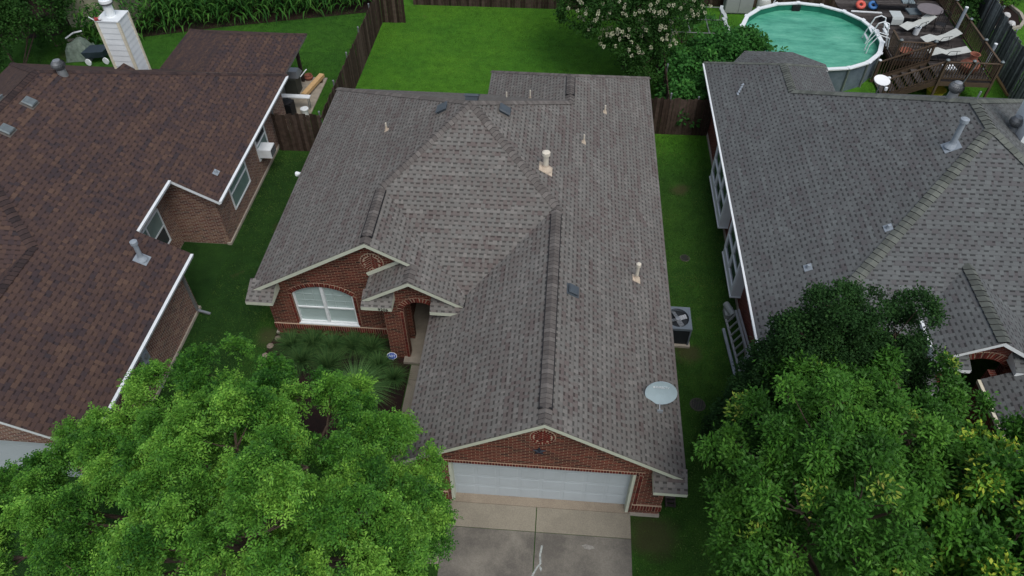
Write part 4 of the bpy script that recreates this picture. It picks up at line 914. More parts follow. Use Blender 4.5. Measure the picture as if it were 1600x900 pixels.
def lounger(label, x, y, rot, back=.6):
    r_ = thing('deck_lounger', label, 'lounger', group='white sling loungers on the deck')
    SL = simple('white_sling', (.48, .5, .47), .8, .08); t = MB(); w_ = .27
    prof = [(-.95, .30), (-.5, .42), (-.05, .28), (.25, .34), (.25 + .62 * math.cos(back), .34 + .62 * math.sin(back))]
    for (xa, za), (xb, zb) in zip(prof, prof[1:]): t.hexa([(xa, -w_, za - .015), (xb, -w_, zb - .015), (xb, w_, zb - .015), (xa, w_, za - .015), (xa, -w_, za), (xb, -w_, zb), (xb, w_, zb), (xa, w_, za)], SL, .5)
    t.build('sling', r_); t = MB()
    for sy in (-1, 1):
        t.tube([(-.9, sy * .30, .30), (.3, sy * .30, .30)], .014, BLACK, 6); t.tube([(-.7, sy * .30, .3), (-.5, sy * .30, .0)], .014, BLACK, 6); t.tube([(.15, sy * .30, .5), (.3, sy * .30, .0)], .014, BLACK, 6); t.tube([(-.3, sy * .30, .3), (-.15, sy * .3, .5), (.3, sy * .30, .52)], .014, BLACK, 6)
    t.build('frame', r_); return at_loc(r_, x, y, DZ, rot)
lounger('white sling lounger with raised back lying across the middle of the deck', 18.05, 34.7, .25, .45)
lounger('white sling lounger nearer the front railing of the deck', 18.0, 33.35, .1, .2)
lounger('white sling lounger tucked under the front edge of the round table', 17.35, 36.05, .5, .5)
bk_ = thing('bucket', 'white bucket standing on the deck in front of the round table', 'bucket'); t = MB(); t.lathe((0, 0, 0), [(0, 0), (.13, 0), (.16, .36), (.17, .37), (.14, .36), (.12, .06), (0, .05)], WHITE, 18); t.build('pail', bk_); t = MB(); t.tube([(-.16, 0, .35), (0, .08, .42), (.16, 0, .35)], .006, BLACK, 6); t.build('handle', bk_); at_loc(bk_, 17.2, 35.6)
def pot(label, x, y, z, s, prof=None, mat=TERRA):
    t = MB(); t.lathe((0, 0, 0), prof or [(0, 0), (.5, 0), (.9, .55), (1.0, .9), (.75, 1.1), (.7, 1.2), (.8, 1.35), (.62, 1.33), (.5, 1.0), (0, .95)], mat, 18); t.v = [(a * s, b * s, c * s) for a, b, c in t.v]
    o = t.build('terracotta_pot', smooth=True); tag(o, label, 'pot', 'terracotta pots on the deck'); return at_loc(o, x, y, z)
pot('tall round terracotta chimenea pot at the right end of the front deck railing', 18.55, 32.2, DZ, .42, [(0, 0), (.6, 0), (1.0, .5), (1.05, .9), (.7, 1.3), (.42, 1.5), (.40, 1.95), (.55, 2.1), (.42, 2.08), (.3, 1.6), (0, 1.5)])
pot('wide shallow terracotta bowl standing above the deck stairs', 16.1, 33.5, DZ, .3, [(0, 0), (.5, 0), (1.0, .55), (1.15, .8), (1.0, .8), (.8, .5), (0, .35)])
gr = thing('wire_rack', 'small white slatted rack behind the front deck railing', 'rack'); t = MB()
for k in range(4): t.box((-.25 + k * .14, -.22, .3), (-.17 + k * .14, .22, .33), WHITE)
t.build('slats', gr); t = MB()
for sx in (-.25, .22):
    for sy in (-.2, .2): t.beam((sx, sy, .3), (sx, sy, 0), .03, .03, METAL)
t.build('leg', gr); at_loc(gr, 17.55, 31.95, DZ, .1)
for (x, y, h), lb in zip(((18.9, 35.4, 1.5), (19.75, 33.2, 2.0)), ('shorter pale blue-grey tube standing inside the deck railing', 'taller pale blue-grey tube standing outside the right deck railing')):
    z_ = DZ if x < 19 else 0
    s_ = MB(); s_.tube([(0, 0, 0), (.06, .02, h)], .075, PIPEG, 12); s_.lathe((.06, .02, h), [(.08, 0), (.08, .04), (0, .06)], WHITE, 12); o = s_.build('umbrella_tube'); tag(o, lb, 'tube', 'closed tubes by the deck railing'); at_loc(o, x, y, z_)
for (x, y, s_, lb) in ((18.35, 35.9, .3, 'dark metal garden chair at the right of the round table'), (17.6, 37.75, .3, 'dark metal garden chair behind the round table')):
    cr_ = thing('garden_chair', lb, 'chair', group='dark metal chairs on the deck'); t = MB()
    for k in range(5): t.box((-.22 + k * .09, -.22, .41), (-.15 + k * .09, .22, .43), BLACK)
    t.build('seat', cr_); t = MB(); t.tube([(-.22, .2, .42), (-.24, .3, .9), (0, .33, .98), (.24, .3, .9), (.22, .2, .42)], .016, BLACK, 6)
    for k in range(4): t.tube([(-.15 + k * .1, .2, .42), (-.15 + k * .1, .31, .94)], .008, BLACK, 6)
    t.build('backrest', cr_)
    for sx in (-.2, .2):
        for sy in (-.2, .2): t = MB(); t.tube([(sx, sy, .42), (sx * 1.15, sy * 1.15, 0)], .015, BLACK, 6); t.build('leg', cr_)
    at_loc(cr_, x, y, DZ, -.6 if x > 18 else .2)
t = MB(); t.lathe((0, 0, 0), [(0, 0), (.3, 0), (.42, .35), (.46, .38), (.42, .36), (.3, .05), (0, .05)], simple('yellow_plastic', (.42, .35, .04), .5), 16); o = t.build('plastic_tub'); tag(o, 'yellow plastic tub under the front edge of the deck', 'tub'); at_loc(o, 17.4, 31.9, 0)
t = MB(); t.tube([(0, 0, 0), (.55, .1, 2.3)], .022, METB, 8); o = t.build('leaning_pole'); tag(o, 'thin grey pole leaning on the front deck railing', 'pole'); at_loc(o, 17.6, 30.9, 0)
t = MB(); t.beam((0, 0, 0), (2.0, 0, 0), .09, .05, WHITE); o = t.build('white_board'); tag(o, 'long white board lying on the deck below the ring floats', 'board'); at_loc(o, 14.6, 37.75, DZ + .03, -.05)
# storage cabinet, tank
cab = thing('storage_cabinet', 'pale grey garden cabinet against the fence left of the pool', 'cabinet', (9.2, 39.6, 0)); CABM = simple('cabinet_grey', (.30, .33, .32), .6, .06, 3)
t = MB(); t.box((8.55, 39.35, .05), (10.0, 40.05, 1.85), CABM); t.box((8.5, 39.3, 1.85), (10.05, 40.1, 1.93), CABM); t.build('cabinet_body', cab)
for a, b_ in ((8.58, 9.26), (9.29, 9.97)): t = MB(); t.box((a, 39.32, .1), (b_, 39.35, 1.8), CABM); t.build('cabinet_door', cab)
t = MB(); t.lathe((10.55, 39.4, 0), [(.1, 0), (.22, .04), (.33, .15), (.36, .35), (.36, .75), (.3, .92), (.12, 1.0), (.1, 1.1), (0, 1.12)], simple('filter_white', (.5, .53, .5), .5, .12), 18); t.tube([(10.85, 39.4, .1), (11.1, 39.35, .9), (11.2, 39.5, 1.4), (11.0, 39.6, 1.55)], .03, WHITE, 8)
tag(t.build('pool_filter_tank', smooth=True), 'white rounded filter tank between the grey cabinet and the pool', 'tank')
# metal frame kennel / swing frame
kf = thing('metal_frame', 'rusty metal trampoline-like frame overgrown by the shrubs left of the pool', 'frame', (7.0, 36.5, 0)); FRM = simple('frame_grey', (.15, .17, .16), .6, .25, 6)
t = MB(); zz = 1.0
for x in (5.3, 6.2, 7.15, 8.1): t.tube([(x, 35.2, zz), (x - .05, 38.0, zz)], .035, FRM, 8)
for y in (35.2, 38.0, 36.6): t.tube([(5.3, y, zz), (8.1, y, zz)], .03, FRM, 8)
t.build('top_frame', kf)
for x in (5.3, 8.1):
    for y in (35.2, 38.0): t = MB(); t.tube([(x, y, 0), (x, y, zz)], .035, FRM, 8); t.build('leg', kf)
t = MB()
for k in range(9): t.obox((8.08 + random.uniform(-.05, .05), 35.25 + k * .33, zz + .04), .16, .36, .1, Matrix.Rotation(random.uniform(-.4, .4), 3, 'Z') @ Matrix.Rotation(random.uniform(-.3, .3), 3, 'Y'), CLOTH)
t.build('torn_cover', kf)

# ================================================================== SIDE YARDS
ac = thing('air_conditioner', 'dark grey outdoor air conditioning unit beside the right eave of the central roof', 'air conditioner', (4.15, 16.2, 0))
ACB = simple('condenser_dark', (.02, .024, .028), .5); ACT = simple('condenser_top_blue_grey', (.13, .16, .19), .5, .06)
t = MB(); t.box((3.68, 15.72, 0), (4.66, 16.78, .09), CREAMR); t.build('pad', ac)
t = MB()
t.box((3.8, 15.82, .09), (4.56, 16.68, .80), ACB)
for k in range(16):
    z = .14 + k * .042; t.box((3.785, 15.80, z), (4.575, 16.70, z + .014), ACB)
for x, y in ((3.78, 15.8), (4.58, 15.8), (4.58, 16.7), (3.78, 16.7)): t.box((x - .025, y - .025, .09), (x + .025, y + .025, .82), ACT)
t.build('coil_cabinet', ac)
t = MB(); sq = rect(3.75, 15.77, 4.61, 16.73); ci = [(4.18 + .36 * math.cos(a), 16.25 + .40 * math.sin(a)) for a in [2 * math.pi * k / 28 for k in range(28)]]
wall_poly(t, sq, [ci], (0, 0, .90), (1, 0, 0), (0, 1, 0), .10, ACT); t.build('top_cover', ac)
t = MB(); 
for k in range(4):
    a = k * math.pi / 2 + .4; c = Vector((4.18 + .19 * math.cos(a), 16.25 + .2 * math.sin(a), .84)); t.obox(c, .26, .15, .01, Matrix.Rotation(a, 3, 'Z') @ Matrix.Rotation(.35, 3, 'X'), METAL)
t.lathe((4.18, 16.25, .82), [(0, 0), (.08, 0), (.08, .05), (0, .06)], METAL, 12); t.build('fan', ac)
t = MB()
for r_ in (.1, .17, .24, .31, .36): 
    n = 24; t.tube([(4.18 + r_ * math.cos(2 * math.pi * k / n), 16.25 + r_ * 1.1 * math.sin(2 * math.pi * k / n), .895) for k in range(n + 1)], .004, ACB, 4, cap=False)
t.build('fan_guard', ac)
for (x, y, r_), lb in zip(((4.86, 20.0, .15), (4.72, 13.5, .20)), ('small round drain grate in the side lawn level with the upper roof vents', 'larger dark round drain cover in the side lawn beside the lettered dish')):
    t = MB(); t.lathe((0, 0, 0), [(r_ * 1.25, 0), (r_ * 1.2, .015), (r_, .018), (r_, .008), (0, .008)], simple('drain_iron', (.06, .06, .05), .9), 22)
    for k in range(-3, 4): hw = math.sqrt(max(0, r_ * r_ - (k * r_ * .25) ** 2)); t.box((k * r_ * .25 - .01, -hw, .01), (k * r_ * .25 + .01, hw, .018), BLACK)
    o = t.build('drain_cover'); tag(o, lb, 'drain', 'drain covers in the side lawn'); at_loc(o, x, y, .004)
# ladder lying on edge along the right house
ld = thing('extension_ladder', 'silver extension ladder lying on its side along the right house wall', 'ladder', (6.05, 15.7, 0)); LADM = simple('ladder_aluminium', (.42, .44, .45), .45, .1, 6, .5, .4)
p0, p1 = Vector((5.98, 17.0, .10)), Vector((6.28, 13.2, .10)); up_ = Vector((.22, 0, .48))
t = MB(); t.beam(p0, p1, .07, .05, LADM); t.beam(p0 + up_, p1 + up_, .07, .05, LADM); t.beam(p0 + up_ * 1.12 + Vector((.06, 0, 0)), p1 + up_ * 1.12 + Vector((.06, 0, 0)), .06, .05, LADM); t.build('side_rails', ld)
t = MB()
for k in range(13): c = p0.lerp(p1, (k + .5) / 13); t.beam(c, c + up_, .04, .05, LADM)
t.build('rungs', ld)
t = MB(); t.tube([(5.86, 16.6, .06), (6.12, 13.1, .06)], .055, PIPEG, 10); tag(t.build('plastic_pipe'), 'long pale pipe lying on the grass in front of the silver ladder', 'pipe')
t = MB(); t.tube([(6.0, 17.55, .3), (6.2, 17.05, .28)], .11, CABM, 14); t.box((5.95, 17.1, 0), (6.25, 17.5, .2), CABM); tag(t.build('rolled_sheet'), 'short pale roll lying against the house just below the second box window', 'roll')
t = MB(); Rm = Matrix.Rotation(-.5, 3, 'Y'); t.obox((6.36, 14.55, .48), .03, 1.35, .75, Matrix.Rotation(.28, 3, 'Y'), CABM); tag(t.build('flat_sheet'), 'pale flat panel leaning between the silver ladder and the red brick wall', 'panel')
# white flood light under the left eave
t = MB(); t.lathe((-9.42, 21.2, 2.15), [(.03, -.02), (.05, .1), (.10, .2), (.10, .23), (0, .24)], WHITE, 12, axis=(-.8, .1, -.3)); t.tube([(-9.05, 21.2, 2.2), (-9.42, 21.2, 2.15)], .03, WHITE, 8); tag(t.build('flood_light'), 'white flood light poking out beyond the left eave of the central roof', 'lamp')
# window air conditioner
wa = thing('window_air_conditioner', 'white window air conditioner jutting from the brown brick side wall', 'air conditioner', (-11.9, 24.0, .9))
t = MB(); t.box((-12.1, 23.6, .90), (-11.56, 24.15, 1.28), WHITE); t.build('casing', wa); t = MB(); t.box((-11.555, 23.64, .94), (-11.54, 24.11, 1.24), BLACK)
for k in range(8): t.box((-11.539, 23.64, .955 + k * .035), (-11.535, 24.11, .963 + k * .035), METAL)
t.build('grille', wa)
# patio slab and things on it
t = MB(); t.box((-17.5, 27.6, -.05), (-11.35, 31.2, .05), CONC); struct(t.build('patio_slab'))
lum = MB(); lum.beam((-11.95, 29.3, .25), (-11.55, 31.1, .25), .24, .16, simple('fresh_pine', (.55, .36, .17), .7, .1)); 
for y, x in ((29.6, -11.89), (30.8, -11.62)): lum.box((x - .14, y - .08, .05), (x + .14, y + .08, .168), simple('block_brown', (.08, .05, .03), .8))
tag(lum.build('pine_beam'), 'pale new pine beam resting on blocks at the patio edge', 'timber')
bg_ = thing('barbecue_grill', 'covered grill with a glass window standing under the patio roof edge', 'grill', (-12.55, 29.9, .05)); GC = simple('grill_olive', (.05, .055, .045), .6)
t = MB(); t.box((-12.9, 29.55, .05), (-12.3, 30.2, .85), GC); t.build('cabinet_body', bg_); t = MB(); t.hexa([(-12.9, 29.7, .85), (-12.2, 29.7, .85), (-12.2, 30.4, .85), (-12.9, 30.4, .85), (-12.8, 29.85, 1.1), (-12.3, 29.85, 1.1), (-12.3, 30.25, 1.1), (-12.8, 30.25, 1.1)], METAL); t.build('lid', bg_)
t = MB(); t.beam((-12.1, 29.75, .93), (-11.95, 30.3, 1.0), .04, .03, WHITE); t.build('handle', bg_)
pt = thing('folding_table', 'narrow white folding table at the near edge of the patio', 'table', (-11.9, 28.6, 0)); t = MB(); t.box((-12.7, 28.35, .68), (-11.35, 28.62, .72), WHITE); t.build('tabletop', pt)
for x in (-12.6, -11.45): t = MB(); t.beam((x, 28.4, .68), (x, 28.4, .05), .03, .03, METAL); t.beam((x, 28.58, .68), (x, 28.58, .05), .03, .03, METAL); t.build('leg', pt)
t = MB(); t.box((-12.6, 27.6, .05), (-12.0, 28.15, .75), BLACK); t.lathe((-12.3, 27.87, .75), [(.3, 0), (.32, .05), (.2, .1), (0, .12)], BLACK, 12); tag(t.build('black_bin'), 'black bin in front of the white folding table by the patio', 'bin')
for (x, y, z, r_), lb in zip(((-11.55, 28.0, .35, .17), (-12.35, 26.2, .35, .16)), ('white round stool to the right of the black bin', 'white pail against the brick wall behind the short fence')):
    t = MB(); t.lathe((0, 0, -z), [(r_ * .8, 0), (r_ * .9, z), (r_ * 1.1, z), (r_ * 1.1, z + .05), (r_ * .5, z + .06), (0, z + .04)], WHITE, 16); o = t.build('round_stool' if x > -12 else 'pail'); tag(o, lb, 'stool' if x > -12 else 'pail'); at_loc(o, x, y, z)
pot('small dark red planter at the foot of the patio post', -12.2, 31.0, 0, .22)
# garden shed far left
sh = thing('garden_shed', 'cream wooden garden shed with dark shingle roof beside the corn', 'shed', (-25, 36, 0)); SHW = simple('shed_cream', (.33, .33, .24), .8, .1, 3)
t = MB(); wall_poly(t, [(-26.2, 0), (-23.0, 0), (-23.0, 2.1), (-24.6, 2.95), (-26.2, 2.1)], [], (0, 35.2, 0), (1, 0, 0), (0, 0, 1), .1, SHW); t.box((-26.2, 35.32, 0), (-26.1, 38.2, 2.1), SHW); t.box((-23.1, 35.32, 0), (-23.0, 38.2, 2.1), SHW)
for k in range(9): t.box((-26.1 + k * .37, 35.185, .05), (-26.07 + k * .37, 35.2, 2.15), SHW)
t.build('wall', sh)
roofS = roof_solid('roof', [[(-26.6, 34.8, 1.95), (-24.6, 34.8, 3.0), (-24.6, 38.4, 3.0), (-26.6, 38.4, 1.95)], [(-24.6, 34.8, 3.0), (-22.6, 34.8, 1.95), (-22.6, 38.4, 1.95), (-24.6, 38.4, 3.0)]], LEFT_SH, simple('shed_trim_dark', (.1, .09, .08), .8), sh, thick=.1)
t = MB(); t.box((-25.6, 35.17, .1), (-24.2, 35.185, 1.9), SHW); t.box((-24.91, 35.16, .1), (-24.89, 35.172, 1.9), BLACK); t.build('shed_door', sh)
# tarp covered cart and wagon
t = MB(); n = 9; G = {}
for i in range(n):
    for j in range(n):
        a, c_ = i / (n - 1) * 2 - 1, j / (n - 1) * 2 - 1; G[i, j] = (a * .62, c_ * .55 + .12 * a, max(.02, .95 * (1 - max(abs(a), abs(c_)) ** 3) + .07 * math.sin(5 * a + 3 * c_)) if max(abs(a), abs(c_)) < .99 else 0.02)
TARP = simple('grey_green_tarp', (.13, .17, .14), .6, .4, 5)
for i in range(n - 1):
    for j in range(n - 1): t.poly([G[i, j], G[i + 1, j], G[i + 1, j + 1], G[i, j + 1]], TARP)
o = t.build('covered_heap', smooth=True); tag(o, 'grey-green tarp thrown over a heap beside the tall chimney', 'tarp'); at_loc(o, -24.1, 32.3, 0)
t = MB(); t.tube([(-24.7, 32.4, .9), (-24.4, 32.7, 1.05), (-24.0, 32.85, 1.1)], .04, WHITE, 8); tag(t.build('white_hose'), 'white curved tube lying over the top of the grey-green tarp', 'tube')
wg = thing('garden_cart', 'dark blue-grey garden cart between the tarp and the tall chimney', 'cart', (-23.1, 32.0, 0)); CRT = simple('cart_blue_grey', (.03, .045, .06), .6)
t = MB(); t.hexa([(-23.5, 31.6, .3), (-22.7, 31.8, .3), (-22.6, 32.4, .3), (-23.4, 32.2, .3), (-23.6, 31.5, .65), (-22.6, 31.7, .65), (-22.5, 32.5, .65), (-23.5, 32.3, .65)], CRT); t.build('tray', wg)
for x, y in ((-23.4, 31.5), (-22.6, 31.7)): t = MB(); t.lathe((x, y, .17), [(0, -.03), (.17, -.03), (.17, .03), (0, .03)], WHITE, 14, axis=(.2, 1, 0)); t.build('wheel', wg)
for k, (x, y, r_) in enumerate(((-25.3, 34.3, .2), (-24.9, 33.9, .3), (-25.5, 33.8, .18))):
    t = MB(); t.box((-r_, -.1, 0), (r_, .1, .08), CREAMR); o = t.build('paving_stone'); tag(o, ('pale stepping stone nearest the shed door', 'largest pale stepping stone in front of the shed', 'leftmost small pale stone in front of the shed')[k], 'paving stone', 'stones in front of the shed'); at_loc(o, x, y, 0, .4)
# yard sign
ys = thing('yard_sign', 'small blue oval security sign at the foot of the porch pillar', 'sign', (-5.0, 14.4, 0)); BLUE = simple('sign_blue', (.03, .08, .36), .4, .04)
t = MB(); el_ = [(.155 * math.cos(a), .11 * math.sin(a)) for a in [2 * math.pi * k / 8 + math.pi / 8 for k in range(8)]]
yo, zo = 14.4, .33; ca = math.cos(.55); sa = math.sin(.55)
wall_poly(t, el_, [], (-4.98, yo, zo), (1, 0, 0), (0, sa, ca), .02, BLUE); t.build('sign_plate', ys)
t = MB(); o2 = [(a * 1.1, c_ * 1.13) for a, c_ in el_]; wall_poly(t, o2, [], (-4.98, yo + .006, zo - .003), (1, 0, 0), (0, sa, ca), .02, WHITE); t.build('sign_border', ys)
t = MB(); t.tube([(-4.98, yo + .03, zo - .1), (-4.98, yo + .05, 0)], .012, METAL, 6); t.build('stake', ys)
ux, uz = Vector((1, 0, 0)), Vector((0, sa, ca)); text('ADT', Vector((-4.98, yo, zo)) + ux.cross(uz) * .003, .115, WHITE, ys, rot=Matrix((ux, uz, ux.cross(uz))).transposed(), ext=.004)
t = MB(); 
for k in range(5): t.box((3.5, 9.98 + k * .12, .05 + k * .015), (3.78, 10.06 + k * .12, .08 + k * .015), DECKW)
t.box((3.5, 9.98, 0), (3.54, 10.55, .1), DECKW); t.box((3.74, 9.98, 0), (3.78, 10.55, .1), DECKW); tag(t.build('small_pallet'), 'small dark slatted wooden pallet at the right corner of the garage', 'pallet')
for k, (x, y, r_) in enumerate(((-9.0, 15.1, .14), (-9.15, 14.75, .16), (-9.2, 14.35, .15), (-9.1, 13.95, .17))):
    t = MB(); t.lathe((0, 0, 0), [(r_ * .7, 0), (r_ * .75, .03), (r_ * .5, .06), (0, .07)], simple('edging_stone', (.26, .21, .17), .9, .2), 7); o = t.build('edging_stone'); tag(o, ('edging stone touching the left end of the brick wall', 'second edging stone from the brick wall', 'third edging stone from the brick wall', 'edging stone farthest from the brick wall')[k], 'stone', 'stones edging the flower bed'); at_loc(o, x, y, 0, k * 1.3)

# ================================================================== FOLIAGE
def raw_mesh(name, V, F, R, mats, mi=None, parent=None):
    """V (n,3), F (m,k) quads, R (m,) per-face random"""
    me = bpy.data.meshes.new(name); n, k = len(V), F.shape[1]
    me.vertices.add(n); me.vertices.foreach_set('co', V.astype('f').ravel()); me.loops.add(F.size); me.loops.foreach_set('vertex_index', F.astype('i').ravel())
    me.polygons.add(len(F)); me.polygons.foreach_set('loop_start', np.arange(0, F.size, k, dtype='i')); me.polygons.foreach_set('loop_total', np.full(len(F), k, 'i'))
    for m_ in mats: me.materials.append(m_)
    if mi is not None: me.polygons.foreach_set('material_index', mi.astype('i'))
    at = me.attributes.new('rnd', 'FLOAT', 'FACE'); at.data.foreach_set('value', np.clip(R, 0, 1).astype('f'))
    me.update(calc_edges=True); o = bpy.data.objects.new(name, me); COL.objects.link(o)
    if parent: o.parent = parent; o.matrix_parent_inverse = Matrix.Translation(-Vector(parent.location)) if parent.parent is None else Matrix.Identity(4)
    return o
def unit(v): return v / np.maximum(1e-9, np.linalg.norm(v, axis=-1, keepdims=True))
def leaf_quads(P, D, S, L, W, R, droop=.15):
    """leaf from base P along D, width along S; 4 verts each"""
    L = np.asarray(L)[:, None] if np.ndim(L) else L; W = np.asarray(W)[:, None] if np.ndim(W) else W
    Nn = np.cross(D, S); mid = P + D * L * .5 + Nn * (L * .06)
    tip = P + D * L + np.array([0, 0, -1.]) * (L * droop)
    V = np.stack([P, mid + S * W * .5, tip, mid - S * W * .5], 1).reshape(-1, 3); F = np.arange(len(V)).reshape(-1, 4)
    return V, F, R
def rdir(n): return unit(RNG.normal(size=(n, 3)))
def clusters(lobes, per, zmin=-.35, jit=.12, pr=.36):
    C, O_, T_ = [], [], []
    H_ = []
    if jit > .15:                      # broken-out gaps between the limbs
        for x, y, z, r in lobes:
            for _ in range(1):
                d0_ = rdir(1)[0]; d0_[2] = abs(d0_[2]) * .8; H_.append(np.array([x, y, z]) + d0_ * r * 1.05)
    for x, y, z, r in lobes:
        n = int(per * r * r); d = rdir(n * 4); d = d[d[:, 2] > zmin][:n]
        p = np.array([x, y, z]) + d * r * np.array([1, 1, .8]) * (1 + RNG.normal(size=(len(d), 1)) * jit)
        # keep only clusters not deep within other lobes
        keep = np.ones(len(p), bool)
        for x2, y2, z2, r2 in lobes:
            q = (p - np.array([x2, y2, z2])) / np.array([1, 1, .8]); keep &= (np.linalg.norm(q, axis=1) > r2 * .62)
        for h_ in H_: keep &= np.linalg.norm(p - h_, axis=1) > RNG.uniform(.28, .46)
        C.append(p[keep]); O_.append(unit(d[keep] + np.array([0, 0, .35]))); T_.append(np.full(keep.sum(), RNG.random()))
    return np.concatenate(C), np.concatenate(O_), np.concatenate(T_)
def compound_crown(lobes, per=24, jit=.12, spr=70, pr=.34, LL=.075, LW=.028, spl=.24, nl=6):
    C, O_, T_ = clusters(lobes, per, jit=jit)
    tone = np.clip(.3 * T_ + RNG.random(len(C)) * .7, 0, 1)
    n = len(C) * spr; ci = np.repeat(np.arange(len(C)), spr)
    d = unit(rdir(n) + O_[ci] * .75 + np.array([0, 0, .15])); rad = pr * (.25 + .75 * RNG.random((n, 1)) ** .6) * (1 + .7 * RNG.random((n, 1)) * (RNG.random((n, 1)) > .72))
    base = C[ci] + d * rad * .75; sdir = unit(d + rdir(n) * .45 + np.array([0, 0, -.25]))
    side = unit(np.cross(sdir, unit(np.array([0, 0, 1.]) + rdir(n) * .5))); st = np.clip(tone[ci] + RNG.normal(size=n) * .10, 0, 1)
    Vs, Rs = [], []
    for k in range(nl):
        f = (k + .6) / nl; p = base + sdir * spl * f + np.array([0, 0, -1.]) * spl * .25 * f * f
        for sg in (-1, 1):
            D = unit(sdir * .6 + side * sg + rdir(n) * .5); S = unit(np.cross(D, np.cross(sdir, side) + rdir(n) * .7))
            v, _, r = leaf_quads(p, D, S, LL * (1.15 - .5 * f) * (.8 + .4 * RNG.random(n)), LW, st + RNG.normal(size=n) * .13, .2); Vs.append(v); Rs.append(r)
    V = np.concatenate(Vs); return V, np.arange(len(V)).reshape(-1, 4), np.concatenate(Rs), C
def simple_crown(lobes, per=24, lv=160, pr=.36, LL=.13, LW=.06, zmin=-.4, jit=.12, up=.35, tipy=0, spread=.8):
    C, O_, T_ = clusters(lobes, per, zmin, jit); tone = np.clip(.2 * T_ + RNG.random(len(C)) * .5 + .1, 0, 1)
    n = len(C) * lv; ci = np.repeat(np.arange(len(C)), lv)
    d = unit(rdir(n) + O_[ci] * .7); p = C[ci] + d * pr * (.15 + .85 * RNG.random((n, 1)) ** .6) * (1 + .6 * RNG.random((n, 1)) * (RNG.random((n, 1)) > .75))
    D = unit(d * .6 + rdir(n) * spread + np.array([0, 0, up * .3])); S = unit(np.cross(D, unit(np.array([0, 0, 1.]) + rdir(n) * .6)))
    R = tone[ci] * .8 + RNG.normal(size=n) * .1 
    if tipy: 
        hot = (RNG.random(len(C)) < tipy)[ci] & (((p - C[ci]) * O_[ci]).sum(1) > pr * .45) & (RNG.random(n) < .5); R = np.where(hot, .88 + .10 * RNG.random(n) ** 2, np.clip(R, 0, .84))
    return leaf_quads(p, D, S, LL * (.6 + .6 * RNG.random(n)), LW * (.7 + .5 * RNG.random(n)), R) + (C,)
def shr(L, f): return [(x, y, z, r * f) for x, y, z, r in L]
def limbs(parent, base, lobes, C, r0=.16, mat=BARK, twig=120):
    t = MB(); base = Vector(base); top = base + Vector((sum(l[0] for l in lobes) / len(lobes) - base.x, sum(l[1] for l in lobes) / len(lobes) - base.y, 0)) * .35; top.z = 2.2
    t.tube([base, base.lerp(top, .5) + Vector((.05, .03, 0)), top], [r0 * 1.35, r0, r0 * .85], mat, 12); t.build('trunk', parent)
    b = MB(); mids = []
    for l in lobes:
        q = Vector(l[:3]); m1 = top.lerp(q, .5) + Vector((random.uniform(-.2, .2), random.uniform(-.2, .2), .25)); b.tube([top, m1, q], [r0 * .5, r0 * .3, r0 * .14], mat, 7); mids.append(q)
    idx = RNG.choice(len(C), min(twig, len(C)), replace=False)
    for i in idx:
        c = Vector(C[i]); q = min(mids, key=lambda v: (v - c).length); b.tube([q, q.lerp(c, .5) + Vector((0, 0, -.06)), c.lerp(q, .1)], [r0 * .13, .014, .007], mat, 5)
    b.build('branch', parent)
def leaf_mat(name, stops, trans=.2, rough=.65): return rnd_ramp(name, stops, rough, .25, trans, 1.5, .12)
LF1 = leaf_mat('pistache_leaves', [(0, (.024, .088, .016)), (.35, (.066, .195, .025)), (.7, (.125, .300, .040)), (1, (.23, .46, .065))], .15, .4)
LF2 = leaf_mat('oak_leaves', [(0, (.022, .072, .012)), (.4, (.050, .150, .020)), (.75, (.098, .240, .032)), (.87, (.14, .29, .04)), (.93, (.26, .36, .05)), (1, (.30, .26, .07))], .15, .4)
LF3 = leaf_mat('yellow_green_leaves', [(0, (.026, .085, .013)), (.4, (.055, .165, .020)), (.8, (.10, .25, .03)), (.88, (.15, .30, .035)), (.93, (.36, .46, .045)), (1, (.48, .48, .08))], .2, .4)
LFJ = leaf_mat('dark_holly_leaves', [(0, (.013, .036, .011)), (.5, (.022, .064, .016)), (1, (.05, .115, .026))], .12)
LFM = leaf_mat('myrtle_leaves', [(0, (.014, .045, .010)), (.5, (.028, .084, .016)), (1, (.06, .15, .026))], .2)
LFB = leaf_mat('vine_leaves', [(0, (.022, .09, .02)), (.5, (.055, .185, .036)), (1, (.12, .31, .055))], .25)
FLW = rnd_ramp('cream_blossom', [(0, (.34, .36, .22)), (1, (.62, .62, .46))], .8, .2, .2)
L1 = [(-8.08, 10.3, 4.4, 0.85), (-6.5, 9.6, 4.9, 0.9), (-8.93, 9.29, 4.4, 0.9), (-4.85, 8.85, 4.9, 0.85), (-9.9, 8.0, 4.0, 0.9), (-10.7, 8.2, 3.5, .75), (-9.2, 8.6, 3.4, .9), (-11.6, 7.2, 3.4, 0.85), (-3.5, 8.15, 4.9, 0.85), (-3.0, 8.0, 4.5, 0.72), (-6.27, 7.61, 5.8, 1.1), (-4.6, 7.12, 6.1, 1.1), (-7.21, 6.91, 5.6, 1.05), (-9.2, 6.33, 4.5, 1.0), (-10.73, 5.79, 3.9, 1.1), (-3.51, 6.51, 5.6, 1.05), (-2.95, 6.9, 4.6, 0.72), (-4.88, 5.68, 6.3, 1.15), (-6.59, 5.49, 5.6, 1.1), (-2.55, 6.3, 3.7, 0.7), (-3.76, 5.3, 5.4, 1.05), (-8.35, 4.9, 4.6, 1.1), (-5.01, 4.7, 5.5, 1.15), (-3.0, 4.96, 4.5, .9), (-10.17, 4.61, 4.0, 1.1), (-7.2, 8.4, 5.0, .9), (-5.4, 8.4, 5.6, .85), (-3.35, 9.35, 3.4, .5), (-2.75, 6.35, 4.2, .75), (-2.7, 7.3, 4.0, .6)]
